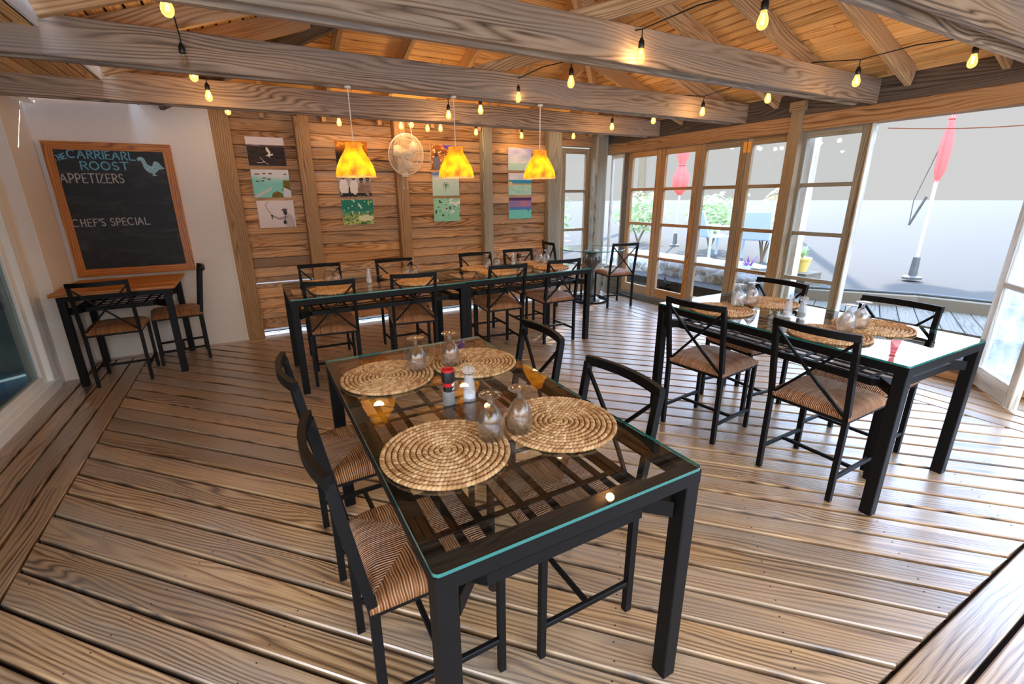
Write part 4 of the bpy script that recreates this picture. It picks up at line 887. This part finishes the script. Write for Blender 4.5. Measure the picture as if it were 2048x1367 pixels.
STR = [('string of filament bulbs hanging down the left side of the room', [(-.149, 2.341, 1), (-.170, 3.145, 0), (-.153, 3.449, 1), (-.113, 4.057, 1), (-.014, 4.614, 1)], 'y'),
       ('string of filament bulbs hanging along the middle of the room', [(2.018, 1.423, 1), (1.927, 2.029, 1), (1.936, 2.642, 1), (1.866, 3.189, 1), (1.833, 3.747, 1), (1.682, 4.077, 1), (1.55, 4.716, 1)], 'y'),
       ('string of filament bulbs hanging nearest the window wall', [(3.680, 1.282, 1), (3.605, 1.819, 1), (3.612, 2.416, 1), (3.641, 3.027, 1), (3.594, 3.549, 1), (3.511, 4.046, 1)], 'y'),
       ('string of filament bulbs running along the timber back wall', [(.520, 4.9, 0), (.895, 4.88, 1), (1.488, 4.859, 1), (1.786, 4.916, 1), (1.909, 4.862, 1), (2.379, 4.99, 1), (3.004, 5.05, 1), (3.610, 4.843, 1)], 'x')]
for lab, bl, ax in STR:
    r_ = thing('string_light', lab, 'string lights', (bl[0][0]*K, bl[0][1]*K, ZB), group='strings of filament bulbs'); O_ = Vector(r_.location)
    pts = []; Q = [Vector((x*K, y*K, ZB+.125)) for x, y, _ in bl]
    first = Q[0]+(Q[0]-Q[1])*1.1; pts.append(first+Vector((0, 0, .06)))
    for i, q in enumerate(Q):
        if i: 
            m = (Q[i-1]+q)/2; over = any(min(Q[i-1].y, q.y) < yb+.07 < max(Q[i-1].y, q.y) for _, yb in BY)
            pts.append(m+Vector((0, 0, .055 if over else .02)))
        pts.append(q)
    if ax == 'x': pts = [p+Vector((0, 0, .03)) if i % 2 == 0 else p for i, p in enumerate(pts)]
    g = G(); fine = []
    for a, b in zip(pts[:-1], pts[1:]):
        for k in range(4): fine.append(a.lerp(b, k/4))
    fine.append(pts[-1]); g.tube([p-O_ for p in fine], .0038, 6); g.build('cord', 'black', r_)
    for x, y, lit in bl: bulb_parts(r_, x*K-O_.x, y*K-O_.y, 0, lit)
# ================================================================== OUTSIDE
random.seed(31)
# low stone wall of rough rocks under the glazed doors
g = G(); rs = random.Random(12)
nz_ = 9; ny_ = 90
rowz = [(-.06+.62*j/nz_) for j in range(nz_+1)]
for j in range(nz_+1):
    for i in range(ny_+1):
        y = 3.52+(6.6-3.52)*i/ny_; z = rowz[j]+.05*(fb(y*3, 7, 2)-.5)*(j/nz_); x = 5.62-.16*fb(y*3.2, z*4+3, 4)-.05*vn(y*9, z*9, 3)+.10*(j/nz_)**3
        g.v.append(Vector((x, y, z)))
for j in range(nz_):
    for i in range(ny_): a = j*(ny_+1)+i; g.face([a, a+1, a+ny_+2, a+ny_+1], [(0, 0)]*4, (0, 0), 0, True)
b0 = len(g.v)
for i in range(ny_+1): p = g.v[nz_*(ny_+1)+i]; g.v.append(Vector((6.0, p.y, p.z-.02)))
for i in range(ny_): a = nz_*(ny_+1)+i; g.face([a, a+1, b0+i+1, b0+i], [(0, 0)]*4, (0, 0), 0, True)
t = NT('rough_stone'); gc = t.n('TexCoord').outputs['Object']; vo = t.n('TexVoronoi', {'Vector': gc, 'Scale': 4.5}, feature='DISTANCE_TO_EDGE').outputs['Distance']; n1 = t.n('TexNoise', {'Vector': gc, 'Scale': 9.0, 'Detail': 8.0}).outputs[0]; sz = t.n('SeparateXYZ', {0: gc}).outputs[2]
cst = t.mix(t.ramp(vo, (.0, (0, 0, 0, 1)), (.05, (1, 1, 1, 1))), srgb(190, 194, 196), t.ramp(n1, (.3, srgb(104, 100, 86)), (.6, srgb(168, 162, 146)), (.8, srgb(196, 194, 184))))
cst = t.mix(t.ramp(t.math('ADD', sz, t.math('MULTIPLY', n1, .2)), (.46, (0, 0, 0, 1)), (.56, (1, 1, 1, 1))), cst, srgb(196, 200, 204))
st = t.end(t.pbsdf(Base_Color=cst, Roughness=.9, Normal=t.n('Bump', {'Height': t.math('ADD', t.math('MULTIPLY', vo, 2.0), n1), 'Strength': .8, 'Distance': .03}).outputs[0]))
tag(g.build('stone_wall', st, sharp=80), 'low rough stone garden wall outside behind the glazed doors', 'wall')
def leaves(g, c, r, n, size, rg, mi=0, drop=0):
    for k in range(n):
        d = Vector((rg.gauss(0, 1), rg.gauss(0, 1), rg.gauss(0, 1))).normalized()*(rg.uniform(.35, 1)); p = Vector((c[0]+d.x*r[0], c[1]+d.y*r[1], c[2]+d.z*r[2])); s_ = size*rg.uniform(.6, 1.3)
        a = Vector((rg.gauss(0, 1), rg.gauss(0, 1), rg.gauss(0, .6))).normalized(); b = a.cross(Vector((rg.gauss(0, 1), rg.gauss(0, 1), rg.gauss(0, 1)))).normalized()*.38
        b0 = len(g.v); g.v += [p-a*s_*.5, p+b*s_*.5, p+a*s_*.5, p-b*s_*.5]; g.face([b0, b0+1, b0+2, b0+3], None, (rg.random(), rg.random()), mi)
def leafmat(name, c1, c2):
    t = NT(name); r_ = t.n('SeparateXYZ', {0: t.n('UVMap', uv_map='rnd').outputs[0]}).outputs[0]; c = t.mix(r_, c1, c2)
    return t.end(t.n('MixShader', {0: .35, 1: t.pbsdf(Base_Color=c, Roughness=.5).outputs[0], 2: t.n('BsdfTranslucent', {0: c}).outputs[0]}))
LG, LP, LY = leafmat('green_leaf', srgb(130, 158, 104), srgb(196, 208, 160)), leafmat('purple_leaf', srgb(112, 70, 120), srgb(160, 110, 160)), leafmat('yellow_green_leaf', srgb(190, 200, 110), srgb(220, 224, 150))  # green leaf tones paled in the colour to imitate overexposure outside
bark = plain('bark', srgb(120, 104, 84), .9, var=.3)
def shrub(name, lab, cat, loc, r, n, size, mat, stem, group=None, seed=1):
    o = thing(name, lab, cat, loc, group=group); rg = random.Random(seed); g = G()
    for k in range(4): a = 1.6*k; g.tube([(0, 0, 0), (.15*r[0]*cos(a), .15*r[1]*sin(a), stem*.6), (.5*r[0]*cos(a), .5*r[1]*sin(a), stem+r[2]*.5)], [.03*r[0]+.008, .02*r[0]+.005, .004], 6)
    g.build('stems', bark, o); g = G()
    leaves(g, (0, 0, stem+r[2]*.7), r, n, size, rg, 0); g.build('foliage', mat, o); return o
shrub('shrub', 'leafy green shrub seen through the first folding door', 'shrub', (9.0, 9.1, .27), (.75, .75, .55), 700, .16, LG, .35, 'garden shrubs', 1)
shrub('shrub', 'leafy green shrub seen through the third folding door', 'shrub', (9.2, 7.05, .27), (.7, .6, .5), 600, .16, LG, .40, 'garden shrubs', 2)
shrub('shrub', 'sparse yellow green shrub seen through the fourth folding door', 'shrub', (8.2, 5.15, .27), (.45, .55, .45), 90, .13, LY, .55, 'garden shrubs', 3)
shrub('shrub', 'green bush outside the narrow back window', 'shrub', (5.15, 7.6, -.04), (.55, .4, .7), 420, .13, LG, .6, 'garden shrubs', 4)
def spiky(name, lab, loc, n, L, mats, seed, spread=.6):
    o = thing(name, lab, 'plant', loc); rg = random.Random(seed); g = G()
    for k in range(n):
        a = rg.uniform(0, 6.28); l = L*rg.uniform(.6, 1.1); sp = spread*rg.uniform(.4, 1.2); b0 = len(g.v); w_ = .16*l
        for i in range(6):
            t_ = i/5; c = Vector((cos(a)*sp*l*t_**1.4, sin(a)*sp*l*t_**1.4, l*t_*(1-.35*t_*sp))); s_ = Vector((-sin(a), cos(a), 0))*w_*sin(pi*min(.98, t_*.9+.08))*.5; g.v += [c+s_, c-s_]
        for i in range(5): q = b0+2*i; g.face([q, q+1, q+3, q+2], None, (rg.random(), rg.random()), 0, True)
    g.build('leaf_rosette', mats, o); return o
spiky('bromeliad', 'dark green and purple plant growing against the stone wall', (5.30, 4.72, -.05), 14, .46, leafmat('dark_green_leaf', srgb(40, 66, 30), srgb(84, 40, 66)), 5)
spiky('purple_plant', 'small purple leaved plant at the right end of the stone wall', (5.70, 3.75, .46), 9, .26, LP, 6)
pp = thing('potted_plant', 'spiky plant in a yellow pot outside the wide fixed window', 'plant', (6.05, 3.28, .27))
g = G(); g.box(-.17, .17, -.17, .17, 0, .24); g.build('plinth', 'outdeck', pp)
g = G(); g.lathe([(0, .24), (.07, .24), (.10, .39), (.108, .39), (.108, .415), (.09, .415), (0, .40)], 20); g.build('pot', plain('yellow_glazed_pot', srgb(226, 196, 110), .5), pp)
rg = random.Random(9); g = G()
for k in range(14):
    a = rg.uniform(0, 6.28); l = rg.uniform(.16, .26); b0 = len(g.v)
    for i in range(5): t_ = i/4; c = Vector((cos(a)*.13*t_**1.3, sin(a)*.13*t_**1.3, .40+l*t_*(1-.3*t_))); s_ = Vector((-sin(a), cos(a), 0))*.018*sin(pi*min(.98, t_*.9+.08)); g.v += [c+s_, c-s_]
    for i in range(4): q = b0+2*i; g.face([q, q+1, q+3, q+2], None, (rg.random(), rg.random()), 0, True)
g.build('leaves', LG, pp)
# closed red parasols
pink = plain('glare_paled_red_canvas', srgb(226, 92, 86), .8, var=.15)  # red lightened in its colour to imitate outdoor glare
def parasol(lab, loc, z0, z1, rad, lean):
    o = thing('parasol', lab, 'parasol', loc, group='closed red parasols')
    g = G(); g.tube([(0, 0, 0), (lean[0]*2.6, lean[1]*2.6, z1+.1)], .022, 10); g.build('pole', plain('pale_pole', srgb(180, 176, 170), .5), o)
    g = G(); n = 20; prof = [(0, .25), (.12, .9), (.34, 1.0), (.52, .42), (.56, .40), (.70, .75), (1, .30)]
    for (t_, s_) in prof:
        for k in range(n): a = 2*pi*k/n; r_ = rad*s_*(1+.22*cos(5*a)); z = z0+(z1-z0)*t_; g.v.append(Vector((r_*cos(a)+lean[0]*z, r_*sin(a)+lean[1]*z, z)))
    for i in range(len(prof)-1):
        for k in range(n): k2 = (k+1) % n; g.face([i*n+k, i*n+k2, (i+1)*n+k2, (i+1)*n+k], None, (0, 0), 0, True)
    g.build('canopy', pink, o); g = G(); zt = z0+(z1-z0)*.54; g.tube([(rad*.46*cos(2*pi*k/14)+lean[0]*zt, rad*.46*sin(2*pi*k/14)+lean[1]*zt, zt) for k in range(14)], .012, 6, closed=True); g.build('tie_strap', pink, o)
    g = G(); g.lathe([(0, 0), (.11, 0), (.11, .03), (.05, .05), (.04, .30), (0, .30)], 18); g.build('base', 'cast', o); return o
parasol('closed red parasol seen through the second folding door', (9.0, 7.88, .27), 1.18, 2.40, .16, (0, 0))
parasol('closed red parasol beyond the open doorway', (8.0, 2.84, .30), 1.25, 2.7, .06, (0, 0))
cr = thing('crank_arm', 'thin grey folded arm of the parasol beyond the open doorway', 'arm', (8.0, 3.0, .30))
g = G(); g.tube([(0, .02, .72), (0, -.10, 1.10)], .016, 8); g.build('lower_arm', 'cast', cr); g = G(); g.tube([(0, .02, .72), (0, .03, 1.05), (0, -.16, 1.95)], .006, 6); g.build('cable', 'cast', cr)
def lounge(lab, loc, rz):
    o = thing('garden_chair', lab, 'garden chair', loc, rz, group='blue garden chairs'); bl_ = plain('pale_blue_plastic', srgb(176, 192, 228), .5)
    for nm, bx in (('seat', [(-.25, -.25, .38, .25, .25, .41)]), ('armrest', [(-.29, -.25, .58, -.24, .25, .61)]), ('armrest', [(.24, -.25, .58, .29, .25, .61)])):
        g = G()
        for b in bx: g.box(b[0], b[3], b[1], b[4], b[2], b[5])
        g.build(nm, bl_, o)
    g = G(); g.beam((0, .25, .40), (0, .42, .88), .46, .03, up=(0, 1, 0)); g.build('backrest', bl_, o)
    for a in (-1, 1):
        for b in (-1, 1): g = G(); g.box(a*.255-.02, a*.255+.02, b*.23-.02, b*.23+.02, 0, .60); g.build('leg', bl_, o)
lounge('pale blue garden chair seen through the third folding door', (8.1, 6.12, .27), 1.2); lounge('pale blue garden chair seen through the fourth folding door', (8.2, 5.30, .27), 2.0)
# slim white column outside the fixed window and a cable under the eave
tag(G().box(5.38, 5.50, 3.00, 3.12, -.05, 2.6).build('porch_post', 'whitewood'), 'pale square porch column outside the wide fixed window', 'post')
g = G(); P0, P1 = Vector((5.05, 2.22, 1.99)), Vector((5.05, .2, 2.02)); g.tube([P0.lerp(P1, k/12)-Vector((0, 0, .10*sin(pi*k/12))) for k in range(13)], .004, 6); tag(g.build('eave_cable', plain('orange_cable', srgb(190, 110, 70), .6)), 'thin sagging cable across the top of the open doorway', 'cable')
# unseen crowns added to block the sun, leaving a gap at the corner
def sun_blocker(lab, e, half, seed, d=13.0, hh=2.1):
    w_ = Vector((-.58, .814, 0)); base = Vector((4.86, 2.2, 1.1)); base += w_*(e-base.dot(w_)); c = base+SUN/cos(R(34))*d
    o = thing('sun_blocker', lab, 'sun_blocker', (c.x, c.y, .27), rz=math.atan2(w_.y, w_.x), group='added sun blockers'); rg = random.Random(seed); g = G(); H = c.z-.27
    g.tube([(0, 0, -.1), (.1, .05, H*.5), (0, 0, H)], [.16, .12, .07], 10); g.build('sun_blocker_trunk', bark, o); g = G()
    for i in range(9):
        for j in range(5): g.blob((half*(-.86+1.72*i/8)+rg.uniform(-.05, .05), rg.uniform(-.5, .5), H+hh*(-.8+1.6*j/4)), (half*.16+.08, .8, hh*.3), 10, 6, jit=.04)
    g.build('sun_blocker_crown', LG, o)
sun_blocker('unseen leafy crown added to keep sun off the glazed doors', -1.62, 3.05, 1); sun_blocker('unseen leafy crown added to keep sun off the back corner', 3.15, 1.38, 2)
g = G(); g.prism([(-30, -60), (5.2, -60), (5.2, -1.6), (-30, -1.6)], lambda v: Vector((v[0], v[1], v[2]-.30)), .1)  # unseen ground made pale to bounce light up to the ceiling
tag(g.build('unseen_bounce_ground_front', plain('bounce_ground', srgb(190, 184, 174), .9)), 'unseen ground on the open side, made pale to bounce light indoors', kind='structure')
